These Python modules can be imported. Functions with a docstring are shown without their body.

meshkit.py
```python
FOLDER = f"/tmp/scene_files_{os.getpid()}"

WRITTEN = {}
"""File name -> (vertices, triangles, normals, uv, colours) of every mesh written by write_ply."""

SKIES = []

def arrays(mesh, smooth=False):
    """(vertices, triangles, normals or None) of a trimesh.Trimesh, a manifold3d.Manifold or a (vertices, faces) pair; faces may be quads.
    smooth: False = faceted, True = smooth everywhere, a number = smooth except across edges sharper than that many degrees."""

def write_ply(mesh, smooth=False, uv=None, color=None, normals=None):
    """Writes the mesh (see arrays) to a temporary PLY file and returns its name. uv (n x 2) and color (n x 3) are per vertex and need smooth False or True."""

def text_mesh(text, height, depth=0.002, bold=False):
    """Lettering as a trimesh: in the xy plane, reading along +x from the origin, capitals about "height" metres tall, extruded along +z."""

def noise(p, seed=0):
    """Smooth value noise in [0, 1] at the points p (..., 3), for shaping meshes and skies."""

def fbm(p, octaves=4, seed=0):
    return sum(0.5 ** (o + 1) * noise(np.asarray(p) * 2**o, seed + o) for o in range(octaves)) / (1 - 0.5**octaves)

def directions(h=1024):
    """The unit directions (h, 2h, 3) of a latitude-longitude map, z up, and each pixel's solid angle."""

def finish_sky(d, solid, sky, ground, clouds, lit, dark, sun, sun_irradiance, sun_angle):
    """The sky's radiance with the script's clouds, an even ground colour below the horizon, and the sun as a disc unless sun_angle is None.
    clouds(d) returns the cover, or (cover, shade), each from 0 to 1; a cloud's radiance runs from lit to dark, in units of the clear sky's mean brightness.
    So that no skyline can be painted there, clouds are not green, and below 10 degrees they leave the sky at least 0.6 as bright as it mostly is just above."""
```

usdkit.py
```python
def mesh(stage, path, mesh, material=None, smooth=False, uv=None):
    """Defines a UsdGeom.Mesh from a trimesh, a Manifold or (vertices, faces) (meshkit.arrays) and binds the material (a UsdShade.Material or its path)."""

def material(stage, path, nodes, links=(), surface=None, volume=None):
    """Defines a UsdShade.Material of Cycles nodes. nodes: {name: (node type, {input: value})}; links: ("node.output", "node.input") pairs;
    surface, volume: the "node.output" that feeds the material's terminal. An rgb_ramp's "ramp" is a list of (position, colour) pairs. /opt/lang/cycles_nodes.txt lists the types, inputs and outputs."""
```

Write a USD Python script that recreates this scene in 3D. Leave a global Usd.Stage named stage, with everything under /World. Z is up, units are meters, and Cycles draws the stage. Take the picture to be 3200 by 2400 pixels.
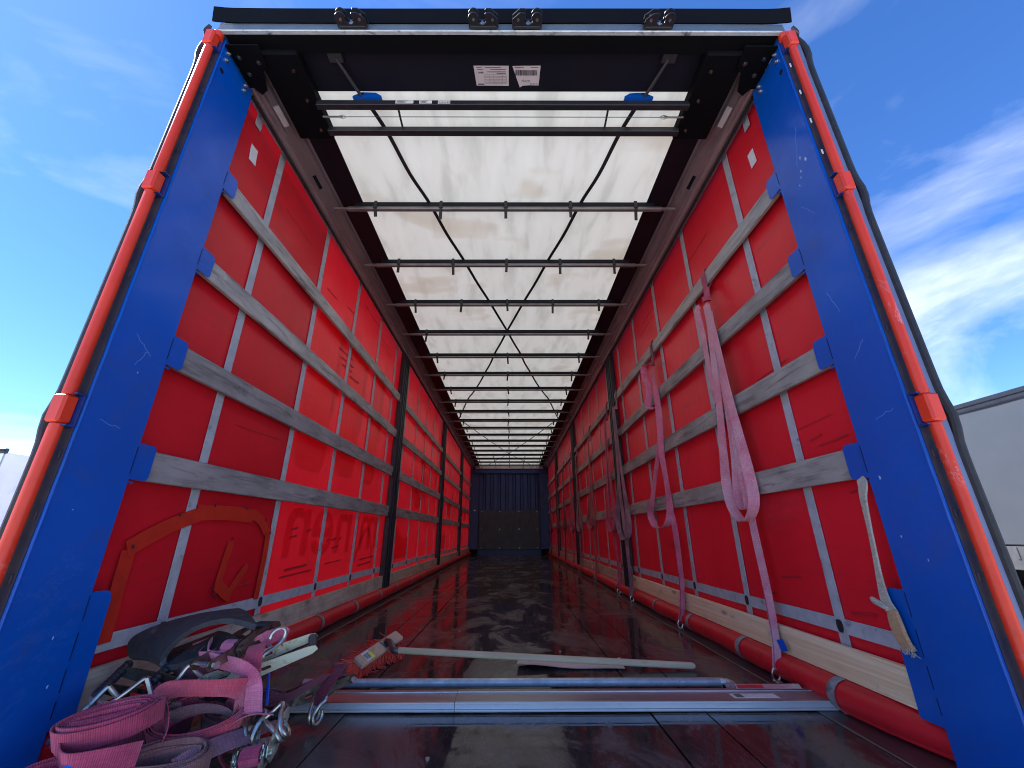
import math
import numpy as np, trimesh, shapely.geometry as sg
from shapely.ops import unary_union
from shapely import affinity
from pxr import Usd, UsdGeom, UsdLux, UsdShade, Sdf, Gf, Vt
import usdkit, meshkit

# ------------------------------------------------------------------ camera, sky, sun, exposure
stage = Usd.Stage.CreateInMemory()
UsdGeom.SetStageUpAxis(stage, UsdGeom.Tokens.z)
UsdGeom.SetStageMetersPerUnit(stage, 1.0)
UsdGeom.Xform.Define(stage, '/World')
stage.SetDefaultPrim(stage.GetPrimAtPath('/World'))
LOOK = '/World/Looks'
UsdGeom.Scope.Define(stage, LOOK)

CAM = np.array([0.034, -1.132, 0.5916])
FPX, PITCH, YAW, ROLL = 1259.46 / 3200, 0.35674, 0.00441, 0.00248
EXPOSURE = 1.9
SUN_EL, SUN_AZ = math.radians(50), math.radians(-86)      # azimuth = atan2(x, y) of the direction towards the sun
SUN_INT, SKY_STR = 0.74, 0.084


def rot_cam(X, U, D):
    c, s = math.cos(ROLL), math.sin(ROLL); x, u = X * c + U * s, -X * s + U * c
    c, s = math.cos(PITCH), math.sin(PITCH); y, z = D * c - u * s, D * s + u * c
    c, s = math.cos(YAW), math.sin(YAW)
    return np.array([x * c + y * s, -x * s + y * c, z])


cam = UsdGeom.Camera.Define(stage, '/World/camera')
r_, u_, f_ = rot_cam(1, 0, 0), rot_cam(0, 1, 0), rot_cam(0, 0, 1)
cam.AddTransformOp().Set(Gf.Matrix4d(*r_, 0, *u_, 0, *(-f_), 0, *CAM, 1))
cam.CreateHorizontalApertureAttr(36.0); cam.CreateVerticalApertureAttr(27.0)
cam.CreateFocalLengthAttr(36.0 * FPX)
cam.CreateClippingRangeAttr(Gf.Vec2f(0.01, 5000))
cam.CreateExposureAttr(EXPOSURE)

sun_dir = np.array([math.sin(SUN_AZ) * math.cos(SUN_EL), math.cos(SUN_AZ) * math.cos(SUN_EL), math.sin(SUN_EL)])
sun = UsdLux.DistantLight.Define(stage, '/World/sun')
sun.CreateIntensityAttr(SUN_INT); sun.CreateAngleAttr(0.5); sun.CreateNormalizeAttr(True)
sun.CreateColorAttr(Gf.Vec3f(1.0, 0.955, 0.88))
z_ = sun_dir; x_ = np.cross([0, 0, 1], z_); x_ /= np.linalg.norm(x_); y_ = np.cross(z_, x_)
sun.AddTransformOp().Set(Gf.Matrix4d(*x_, 0, *y_, 0, *z_, 0, 0, 0, 30, 1))

dome = UsdLux.DomeLight.Define(stage, '/World/sky')
sky_m = usdkit.material(stage, LOOK + '/sky_clouds', {
    'sky': ('sky_texture', {'sky_type': 'single_scattering', 'sun_disc': False, 'sun_elevation': SUN_EL, 'sun_rotation': SUN_AZ,
                            'air_density': 0.80, 'aerosol_density': 0.10, 'ozone_density': 3.5, 'altitude': 200.0}),
    'tc': ('texture_coordinate', {}),
    'map': ('mapping', {'scale': (1.1, 1.5, 3.6), 'rotation': (0.1, -0.4, -0.1), 'location': (2.2, 6.9, 8.8)}),
    'n1': ('noise_texture', {'scale': 1.5, 'detail': 7.0, 'roughness': 0.56, 'distortion': 0.5}),
    'ramp': ('rgb_ramp', {'ramp': [(0.0, (0, 0, 0)), (0.525, (0, 0, 0)), (0.64, (0.28, 0.28, 0.28)), (0.78, (0.85, 0.85, 0.85)), (1, (1, 1, 1))]}),
    'sep': ('separate_xyz', {}),
    'low': ('map_range', {'from_min': 0.95, 'from_max': 0.12, 'to_min': 0.10, 'to_max': 1.0, 'clamp': True}),
    'mul': ('math', {'math_type': 'multiply'}), 'lift': ('map_range', {'from_min': 0.75, 'from_max': 0.10, 'to_min': -0.02, 'to_max': 0.085, 'clamp': True}), 'sum': ('math', {'math_type': 'add'}),
    'cl': ('color', {'value': (5.7, 6.0, 6.4)}), 'tint': ('mix_color', {'blend_type': 'multiply', 'fac': 1.0, 'b': (0.90, 0.90, 1.08), 'use_clamp': False}),
    'hs': ('hsv', {'saturation': 1.2, 'value': 1.0}),
    'mix': ('mix_color', {'use_clamp': False}),
    'bg': ('background_shader', {'strength': SKY_STR})},
    [('tc.generated', 'map.vector'), ('map.vector', 'n1.vector'), ('n1.fac', 'sum.value1'), ('lift.result', 'sum.value2'), ('sum.value', 'ramp.fac'), ('tc.generated', 'sep.vector'), ('sep.z', 'low.value'), ('sep.z', 'lift.value'),
     ('ramp.color', 'mul.value1'), ('low.result', 'mul.value2'), ('sky.color', 'hs.color'), ('mul.value', 'mix.fac'), ('hs.color', 'tint.a'), ('tint.result', 'mix.a'), ('cl.color', 'mix.b'), ('mix.result', 'bg.color')],
    surface='bg.background')
UsdShade.MaterialBindingAPI.Apply(dome.GetPrim()).Bind(sky_m)
dome.GetPrim().SetCustomDataByKey('kind', 'structure')
dome.GetPrim().SetCustomDataByKey('label', 'blue summer sky with thin wispy white clouds')
dome.GetPrim().SetCustomDataByKey('category', 'sky')

rng = np.random.default_rng(7)

# ------------------------------------------------------------------ materials
M = {}


def mat(name, c1, c2=None, rough=0.5, metal=0.0, scale=8.0, stretch=(1, 1, 1), ramp=(0.35, 0.65), dirt=None, dirt_scale=3.0, dirt_ramp=(0.55, 0.7), dirt_stretch=(1, 1, 1), bump=0.0, bump_scale=60.0,
        bump_stretch=(1, 1, 1), coat=0.0, spec=0.5, rough2=None, translucent=None, trans_fac=0.3, detail=4.0, scratch=None, scratch_amt=0.0, scratch_scale=9.0, vary=0.0):
    """A procedural material in world space: two base colours mixed by a noise, dirt of another colour in patches, scratches, bump."""
    c2 = c2 or tuple(x * 0.82 for x in c1)
    N = {'g': ('geometry', {}), 'm1': ('mapping', {'scale': stretch}), 'n1': ('noise_texture', {'scale': scale, 'detail': detail, 'roughness': 0.6}),
         'r1': ('rgb_ramp', {'ramp': [(ramp[0], c1), (ramp[1], c2)]})}
    L = [('g.position', 'm1.vector'), ('m1.vector', 'n1.vector'), ('n1.fac', 'r1.fac')]
    col = 'r1.color'
    if dirt:
        N.update({'m2': ('mapping', {'scale': dirt_stretch, 'location': (3.1, 1.7, 0.4)}), 'n2': ('noise_texture', {'scale': dirt_scale, 'detail': 6.0, 'roughness': 0.65, 'distortion': 0.4}),
                  'r2': ('rgb_ramp', {'ramp': [(dirt_ramp[0], (0, 0, 0)), (dirt_ramp[1], (1, 1, 1))]}), 'mixd': ('mix_color', {'b': dirt})})
        L += [('g.position', 'm2.vector'), ('m2.vector', 'n2.vector'), ('n2.fac', 'r2.fac'), ('r2.color', 'mixd.fac'), (col, 'mixd.a')]
        col = 'mixd.result'
    if scratch:
        N.update({'ms': ('mapping', {'scale': (3, 1, 1.6), 'rotation': (0.5, 0.3, 0.2)}), 'ns': ('noise_texture', {'scale': scratch_scale, 'detail': 8.0, 'roughness': 0.75, 'distortion': 1.4}),
                  'rs': ('rgb_ramp', {'ramp': [(0.0, (0, 0, 0)), (0.492, (0, 0, 0)), (0.5, (scratch_amt,) * 3), (0.508, (0, 0, 0)), (1, (0, 0, 0))]}),
                  'nq': ('noise_texture', {'scale': 2.3, 'detail': 2.0}), 'rq': ('rgb_ramp', {'ramp': [(0.52, (0, 0, 0)), (0.62, (1, 1, 1))]}), 'mq': ('math', {'math_type': 'multiply'}),
                  'mixs': ('mix_color', {'b': scratch})})
        L += [('g.position', 'ms.vector'), ('ms.vector', 'ns.vector'), ('ns.fac', 'rs.fac'), ('g.position', 'nq.vector'), ('nq.fac', 'rq.fac'), ('rs.color', 'mq.value1'), ('rq.color', 'mq.value2'),
              ('mq.value', 'mixs.fac'), (col, 'mixs.a')]
        col = 'mixs.result'
    if vary:
        N.update({'oi': ('object_info', {}), 'ov': ('map_range', {'from_min': 0.0, 'from_max': 1.0, 'to_min': 1.0 - vary, 'to_max': 1.0 + 0.4 * vary, 'clamp': True}), 'oc': ('combine_color', {}), 'om': ('mix_color', {'blend_type': 'multiply', 'fac': 1.0, 'use_clamp': False})})
        L += [('oi.random', 'ov.value'), ('ov.result', 'oc.r'), ('ov.result', 'oc.g'), ('ov.result', 'oc.b'), (col, 'om.a'), ('oc.color', 'om.b')]
        col = 'om.result'
    N['p'] = ('principled_bsdf', {'roughness': rough, 'metallic': metal, 'coat_weight': coat, 'coat_roughness': 0.08, 'specular_ior_level': spec})
    L.append((col, 'p.base_color'))
    if rough2 is not None:
        N['rr'] = ('map_range', {'from_min': 0.35, 'from_max': 0.65, 'to_min': rough, 'to_max': rough2, 'clamp': True})
        L += [('n1.fac', 'rr.value'), ('rr.result', 'p.roughness')]
    nrm = None
    if bump:
        N.update({'mb': ('mapping', {'scale': bump_stretch}), 'nb': ('noise_texture', {'scale': bump_scale, 'detail': 3.0}), 'b': ('bump', {'strength': min(1.0, bump), 'distance': 0.004 if bump <= 1 else 0.02})})
        L += [('g.position', 'mb.vector'), ('mb.vector', 'nb.vector'), ('nb.fac', 'b.height'), ('b.normal', 'p.normal')]
        nrm = 'b.normal'
    out = 'p.BSDF'
    if translucent:
        N.update({'t': ('translucent_bsdf', {}), 'tm': ('mix_color', {'blend_type': 'multiply', 'fac': 1.0, 'b': translucent}), 'mc': ('mix_closure', {'fac': trans_fac})})
        L += [(col, 'tm.a'), ('tm.result', 't.color'), ('p.BSDF', 'mc.closure1'), ('t.BSDF', 'mc.closure2')]
        if nrm:
            L.append((nrm, 't.normal'))
        out = 'mc.closure'
    M[name] = usdkit.material(stage, f'{LOOK}/{name}', N, L, surface=out)
    return M[name]


def strap_mat(name, c1, c2, stain):
    """Woven webbing: rows of dashed stitches along the band, fine ribs across it, faded and stained in patches."""
    N = {'uv': ('uvmap', {'attribute': 'st'}), 'g': ('geometry', {}),
         'n1': ('noise_texture', {'scale': 11.0, 'detail': 5.0, 'roughness': 0.6}), 'r1': ('rgb_ramp', {'ramp': [(0.36, c1), (0.64, c2)]}),
         'n2': ('noise_texture', {'scale': 5.0, 'detail': 4.0}), 'r2': ('rgb_ramp', {'ramp': [(0.52, (0, 0, 0)), (0.72, (0.8, 0.8, 0.8))]}), 'ms': ('mix_color', {'b': stain}),
         'mp': ('mapping', {'scale': (95.0, 110.0, 1.0)}),
         'br': ('brick_texture', {'scale': 1.0, 'offset': 0.0, 'brick_width': 1.0, 'row_height': 1.0, 'mortar_size': 0.10, 'mortar_smooth': 0.8, 'color1': (1, 1, 1), 'color2': (0.80, 0.80, 0.80), 'mortar': (0.66, 0.62, 0.64), 'squash': 1.0}),
         'mm': ('mix_color', {'blend_type': 'multiply', 'fac': 0.75}),
         'wv': ('wave_texture', {'wave_type': 'bands', 'bands_direction': 'x', 'scale': 75.0}), 'b': ('bump', {'strength': 0.5, 'distance': 0.002}),
         'p': ('principled_bsdf', {'roughness': 0.75, 'specular_ior_level': 0.25, 'sheen_weight': 0.15})}
    L = [('g.position', 'n1.vector'), ('n1.fac', 'r1.fac'), ('g.position', 'n2.vector'), ('n2.fac', 'r2.fac'), ('r1.color', 'ms.a'), ('r2.color', 'ms.fac'),
         ('uv.UV', 'mp.vector'), ('mp.vector', 'br.vector'), ('ms.result', 'mm.a'), ('br.color', 'mm.b'), ('mm.result', 'p.base_color'),
         ('uv.UV', 'wv.vector'), ('wv.fac', 'b.height'), ('b.normal', 'p.normal')]
    M[name] = usdkit.material(stage, f'{LOOK}/{name}', N, L, surface='p.BSDF')


mat('red_curtain', (0.80, 0.016, 0.030), (0.72, 0.012, 0.025), rough=0.36, scale=2.5, dirt=(0.46, 0.02, 0.028), dirt_scale=3.2, dirt_ramp=(0.56, 0.85), dirt_stretch=(1, 0.5, 2.5),
    bump=0.55, bump_scale=7, bump_stretch=(1, 2.2, 0.55), translucent=(1.0, 0.75, 0.8), trans_fac=0.075, spec=0.4)
mat('red_roll', (0.58, 0.012, 0.020), (0.50, 0.010, 0.017), rough=0.46, scale=6, dirt=(0.16, 0.02, 0.018), dirt_scale=9, dirt_ramp=(0.58, 0.8), bump=0.5, bump_scale=22, spec=0.35)
mat('grey_webbing', (0.42, 0.44, 0.46), (0.33, 0.345, 0.365), rough=0.7, scale=20, dirt=(0.10, 0.10, 0.11), dirt_scale=14, dirt_ramp=(0.58, 0.75), bump=0.3, bump_scale=300)
mat('hem_grey', (0.26, 0.265, 0.27), (0.19, 0.195, 0.20), rough=0.6, scale=24, dirt=(0.08, 0.075, 0.075), dirt_scale=18, dirt_ramp=(0.52, 0.72))
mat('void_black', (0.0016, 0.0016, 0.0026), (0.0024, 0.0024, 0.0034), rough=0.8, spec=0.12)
mat('rear_shade', (0.022, 0.020, 0.040), (0.05, 0.035, 0.035), rough=0.6, scale=14, spec=0.25)  # shade beside the hinge tubes, put into a dark navy colour
mat('black_webbing', (0.012, 0.012, 0.014), (0.02, 0.02, 0.022), rough=0.6)
mat('slat_grey', (0.43, 0.405, 0.36), (0.26, 0.245, 0.22), rough=0.62, scale=9, stretch=(1, 0.35, 1), dirt=(0.075, 0.066, 0.06), dirt_scale=9, dirt_ramp=(0.50, 0.74), dirt_stretch=(1, 0.4, 3.5), bump=0.35, bump_scale=40,
    bump_stretch=(1, 0.2, 2), scratch=(0.62, 0.61, 0.58), scratch_amt=0.8, scratch_scale=5, vary=0.28)
mat('slat_grey_worn', (0.36, 0.33, 0.315), (0.23, 0.21, 0.20), rough=0.6, scale=8, stretch=(1, 0.4, 1), dirt=(0.06, 0.053, 0.05), dirt_scale=8, dirt_ramp=(0.48, 0.74), dirt_stretch=(1, 0.4, 3.2), bump=0.35, bump_scale=40,
    bump_stretch=(1, 0.2, 2), scratch=(0.5, 0.48, 0.48), scratch_amt=0.7, scratch_scale=6, vary=0.25)


def wood(name, c1, c2, knot, dirt, dirt_ramp):
    N = {'g': ('geometry', {}), 'm': ('mapping', {'scale': (8.0, 0.42, 24.0)}), 'n0': ('noise_texture', {'scale': 1.2, 'detail': 2.0, 'distortion': 1.0}),
         'w': ('noise_texture', {'scale': 1.6, 'detail': 5.0, 'roughness': 0.7, 'distortion': 0.8}), 'r': ('rgb_ramp', {'ramp': [(0.3, c1), (0.48, c2), (0.56, c1), (0.75, tuple(0.78 * x for x in c2))]}),
         'mv': ('mapping', {'scale': (1.0, 2.2, 7.0)}), 'v': ('voronoi_texture', {'scale': 2.0, 'feature': 'f1'}), 'rv': ('rgb_ramp', {'ramp': [(0.0, (0.95, 0.95, 0.95)), (0.10, (0.7, 0.7, 0.7)), (0.20, (0.12, 0.12, 0.12)), (0.32, (0, 0, 0))]}), 'mk': ('mix_color', {'b': knot}),
         'nd': ('noise_texture', {'scale': 5.5, 'detail': 7.0, 'roughness': 0.7}), 'rd': ('rgb_ramp', {'ramp': [(dirt_ramp[0], (0, 0, 0)), (dirt_ramp[1], (0.9, 0.9, 0.9))]}), 'md': ('mix_color', {'b': dirt}),
         'b': ('bump', {'strength': 0.3, 'distance': 0.003}), 'p': ('principled_bsdf', {'roughness': 0.6, 'specular_ior_level': 0.35})}
    L = [('g.position', 'm.vector'), ('m.vector', 'w.vector'), ('w.fac', 'r.fac'), ('g.position', 'mv.vector'), ('mv.vector', 'v.vector'), ('v.distance', 'rv.fac'), ('rv.color', 'mk.fac'), ('r.color', 'mk.a'),
         ('g.position', 'nd.vector'), ('nd.fac', 'rd.fac'), ('mk.result', 'md.a'), ('rd.color', 'md.fac'), ('md.result', 'p.base_color'), ('w.fac', 'b.height'), ('b.normal', 'p.normal')]
    M[name] = usdkit.material(stage, f'{LOOK}/{name}', N, L, surface='p.BSDF')


wood('pine_fresh', (0.82, 0.66, 0.43), (0.68, 0.49, 0.27), (0.32, 0.16, 0.06), (0.34, 0.24, 0.13), (0.60, 0.80))
wood('pine_dirty', (0.54, 0.45, 0.34), (0.42, 0.34, 0.25), (0.2, 0.14, 0.09), (0.20, 0.165, 0.135), (0.46, 0.74))
mat('blue_paint', (0.0005, 0.084, 0.42), (0.0005, 0.072, 0.36), spec=0.38, rough=0.17, scale=3, coat=0.0, dirt=(0.025, 0.07, 0.24), dirt_scale=5, dirt_ramp=(0.58, 0.85), bump=0.10, bump_scale=10, rough2=0.34, scratch=(0.20, 0.34, 0.62), scratch_amt=0.12, scratch_scale=1.1)
mat('door_grey', (0.13, 0.16, 0.25), (0.10, 0.12, 0.20), rough=0.4, scale=6)
mat('chip_grey', (0.52, 0.56, 0.58), (0.36, 0.40, 0.45), rough=0.6, scale=200)
mat('chip_blue', (0.10, 0.24, 0.52), (0.16, 0.30, 0.56), rough=0.5, scale=100)
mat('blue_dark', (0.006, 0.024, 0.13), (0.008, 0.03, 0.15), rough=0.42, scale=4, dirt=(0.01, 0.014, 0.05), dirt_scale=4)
mat('dark_gap', (0.005, 0.006, 0.010), (0.008, 0.008, 0.011), rough=0.8, spec=0.15)
mat('black_steel', (0.018, 0.018, 0.020), (0.03, 0.03, 0.032), rough=0.45, scale=5, dirt=(0.06, 0.055, 0.05), dirt_scale=6, dirt_ramp=(0.55, 0.75), dirt_stretch=(1.5, 1, 0.5))
mat('black_paint', (0.013, 0.013, 0.016), (0.02, 0.02, 0.024), rough=0.38, scale=12, bump=0.15, bump_scale=50)
mat('black_rubber', (0.016, 0.016, 0.017), (0.028, 0.027, 0.027), rough=0.62, scale=25, bump=0.3, bump_scale=120)
mat('mat_rubber', (0.022, 0.024, 0.026), (0.042, 0.042, 0.043), rough=0.7, scale=14, dirt=(0.15, 0.145, 0.14), dirt_scale=20, dirt_ramp=(0.60, 0.80), bump=0.6, bump_scale=150)
mat('mat_rubber_inside', (0.007, 0.007, 0.008), (0.011, 0.011, 0.012), rough=0.8, scale=14)
mat('rail_aluminium', (0.50, 0.42, 0.43), (0.40, 0.34, 0.35), rough=0.42, metal=0.75, scale=4, stretch=(1, 0.3, 1), dirt=(0.24, 0.19, 0.19), dirt_scale=5, dirt_ramp=(0.5, 0.75), dirt_stretch=(2, 0.4, 2))
mat('rail_steel', (0.10, 0.10, 0.105), (0.16, 0.155, 0.15), rough=0.35, metal=0.8, scale=12, stretch=(1, 0.3, 1))
mat('bow_aluminium', (0.27, 0.265, 0.25), (0.20, 0.195, 0.19), rough=0.45, metal=0.6, scale=10)
mat('header_paint', (0.13, 0.145, 0.14), (0.09, 0.10, 0.098), rough=0.32, scale=9, stretch=(0.5, 1, 1), dirt=(0.07, 0.075, 0.075), dirt_scale=6, dirt_ramp=(0.52, 0.75), coat=0.2, bump=0.2, bump_scale=90)
mat('weld_strip', (0.66, 0.70, 0.70), (0.52, 0.57, 0.57), rough=0.25, metal=0.35, scale=30, stretch=(0.5, 1, 1), dirt=(0.10, 0.13, 0.13), dirt_scale=24, dirt_ramp=(0.56, 0.70), dirt_stretch=(0.7, 1, 1), bump=0.6, bump_scale=60)
mat('dark_tarp', (0.005, 0.005, 0.011), (0.008, 0.007, 0.013), spec=0.25, rough=0.6, scale=6)
mat('orange_paint', (0.72, 0.048, 0.016), (0.62, 0.036, 0.014), rough=0.36, scale=5, coat=0.0, spec=0.35, dirt=(0.30, 0.05, 0.03), dirt_scale=8, dirt_ramp=(0.62, 0.8), scratch=(0.60, 0.52, 0.50), scratch_amt=0.9, scratch_scale=4, bump=0.1, bump_scale=40)
mat('orange_tape', (0.52, 0.024, 0.009), (0.44, 0.018, 0.008), rough=0.5, scale=16, dirt=(0.20, 0.012, 0.008), dirt_scale=30, dirt_ramp=(0.62, 0.8), bump=0.3, bump_scale=60)
mat('print_dark', (0.95, 0.03, 0.04), (0.90, 0.03, 0.04), rough=0.5, translucent=(1, 1, 1), trans_fac=0.82)
mat('scuff', (0.34, 0.010, 0.015), (0.46, 0.011, 0.018), rough=0.55, scale=40)
mat('silver_bolt', (0.62, 0.60, 0.56), (0.40, 0.38, 0.34), rough=0.30, metal=0.9, scale=120)
mat('steel_wire', (0.62, 0.60, 0.52), (0.42, 0.40, 0.33), rough=0.34, metal=1.0, scale=40, dirt=(0.14, 0.12, 0.09), dirt_scale=45, dirt_ramp=(0.55, 0.75))
mat('zinc_yellow', (0.86, 0.82, 0.50), (0.78, 0.78, 0.56), rough=0.30, metal=0.35, scale=14, dirt=(0.30, 0.26, 0.14), dirt_scale=30, dirt_ramp=(0.56, 0.74))
mat('zinc_worn', (0.70, 0.67, 0.50), (0.42, 0.39, 0.28), rough=0.25, metal=0.9, scale=35, dirt=(0.08, 0.07, 0.05), dirt_scale=45, dirt_ramp=(0.52, 0.70))
mat('zinc_dark', (0.30, 0.26, 0.19), (0.20, 0.17, 0.13), rough=0.28, metal=0.95, scale=30, dirt=(0.06, 0.05, 0.04), dirt_scale=40, dirt_ramp=(0.5, 0.7))
mat('galvanised', (0.56, 0.60, 0.60), (0.40, 0.44, 0.45), rough=0.38, metal=0.7, scale=26, dirt=(0.16, 0.17, 0.17), dirt_scale=60, dirt_ramp=(0.62, 0.75), rough2=0.5)
mat('alu_top', (0.40, 0.375, 0.375), (0.33, 0.305, 0.31), rough=0.36, metal=0.8, scale=7, stretch=(0.25, 1, 1), dirt=(0.20, 0.18, 0.18), dirt_scale=16, dirt_ramp=(0.55, 0.78), dirt_stretch=(0.3, 2, 1))
mat('alu_bright', (0.66, 0.69, 0.72), (0.55, 0.58, 0.61), rough=0.28, metal=0.75, scale=9, stretch=(0.3, 1, 1), dirt=(0.30, 0.31, 0.32), dirt_scale=40, dirt_ramp=(0.64, 0.78))
mat('handle_wood', (0.62, 0.50, 0.31), (0.52, 0.40, 0.23), rough=0.5, scale=24, stretch=(0.12, 1, 1), dirt=(0.28, 0.21, 0.12), dirt_scale=12, dirt_ramp=(0.60, 0.8), dirt_stretch=(0.5, 2, 2))
mat('block_wood', (0.60, 0.41, 0.27), (0.50, 0.33, 0.21), rough=0.55, scale=40, stretch=(1, 0.2, 1), dirt=(0.34, 0.20, 0.10), dirt_scale=16, dirt_ramp=(0.58, 0.8))
mat('bristle_red', (0.86, 0.10, 0.06), (0.74, 0.07, 0.045), rough=0.4, scale=50)
mat('paper_white', (0.72, 0.70, 0.68), (0.62, 0.60, 0.59), rough=0.6, scale=40)
mat('sticker_pink', (0.62, 0.54, 0.53), (0.56, 0.48, 0.475), rough=0.5, scale=30)
mat('print_black', (0.02, 0.018, 0.02), (0.03, 0.026, 0.03), rough=0.6)
mat('label_blue', (0.005, 0.085, 0.52), (0.004, 0.07, 0.44), rough=0.4, scale=40)
mat('label_yellow', (0.75, 0.78, 0.03), (0.7, 0.7, 0.03), rough=0.5)
mat('label_green', (0.10, 0.16, 0.12), (0.08, 0.12, 0.1), rough=0.5)
mat('label_red', (0.62, 0.02, 0.02), (0.55, 0.02, 0.02), rough=0.5)
mat('sling_beige', (0.50, 0.46, 0.37), (0.36, 0.33, 0.26), rough=0.85, scale=90, stretch=(1, 1, 3), bump=0.8, bump_scale=260, bump_stretch=(1, 0.3, 2), dirt=(0.20, 0.18, 0.14), dirt_scale=25)
mat('sling_orange', (0.56, 0.34, 0.17), (0.36, 0.24, 0.14), rough=0.85, scale=160, bump=0.8, bump_scale=240)
mat('cloth_rose', (0.40, 0.06, 0.09), (0.22, 0.02, 0.04), rough=0.8, scale=60)
mat('tarp_grey', (0.062, 0.072, 0.086), (0.054, 0.064, 0.078), rough=0.5, scale=1.5, dirt=(0.05, 0.057, 0.068), dirt_scale=2.0, dirt_ramp=(0.55, 0.8), dirt_stretch=(1, 1, 0.3), bump=0.3, bump_scale=6)
mat('tarp_white', (0.78, 0.79, 0.78), (0.70, 0.71, 0.71), rough=0.5, scale=1.5, dirt=(0.52, 0.53, 0.53), dirt_scale=3, dirt_ramp=(0.58, 0.8), bump=0.3, bump_scale=6)
mat('trailer_rail', (0.022, 0.024, 0.030), (0.032, 0.034, 0.040), rough=0.4, metal=0.3, scale=5)
mat('trailer_alu', (0.15, 0.155, 0.16), (0.11, 0.115, 0.12), rough=0.4, metal=0.5, scale=6)
mat('yard_concrete', (0.47, 0.46, 0.44), (0.41, 0.40, 0.385), rough=0.9, scale=0.6, dirt=(0.2, 0.195, 0.185), dirt_scale=0.9, bump=0.4, bump_scale=40)
strap_mat('strap_pink', (0.76, 0.34, 0.40), (0.64, 0.21, 0.28), (0.62, 0.42, 0.45))
strap_mat('strap_rose', (0.64, 0.13, 0.23), (0.72, 0.22, 0.32), (0.42, 0.10, 0.16))
strap_mat('strap_magenta', (0.56, 0.075, 0.15), (0.40, 0.05, 0.10), (0.44, 0.16, 0.21))
strap_mat('strap_red', (0.66, 0.085, 0.125), (0.50, 0.075, 0.12), (0.46, 0.22, 0.27))
strap_mat('strap_plum', (0.27, 0.12, 0.145), (0.36, 0.19, 0.21), (0.14, 0.07, 0.09))
strap_mat('strap_wine', (0.24, 0.035, 0.065), (0.17, 0.025, 0.05), (0.20, 0.08, 0.10))
strap_mat('strap_coral', (0.40, 0.12, 0.11), (0.30, 0.075, 0.08), (0.24, 0.09, 0.10))
strap_mat('strap_brown', (0.25, 0.095, 0.085), (0.30, 0.15, 0.135), (0.22, 0.14, 0.125))

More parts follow.
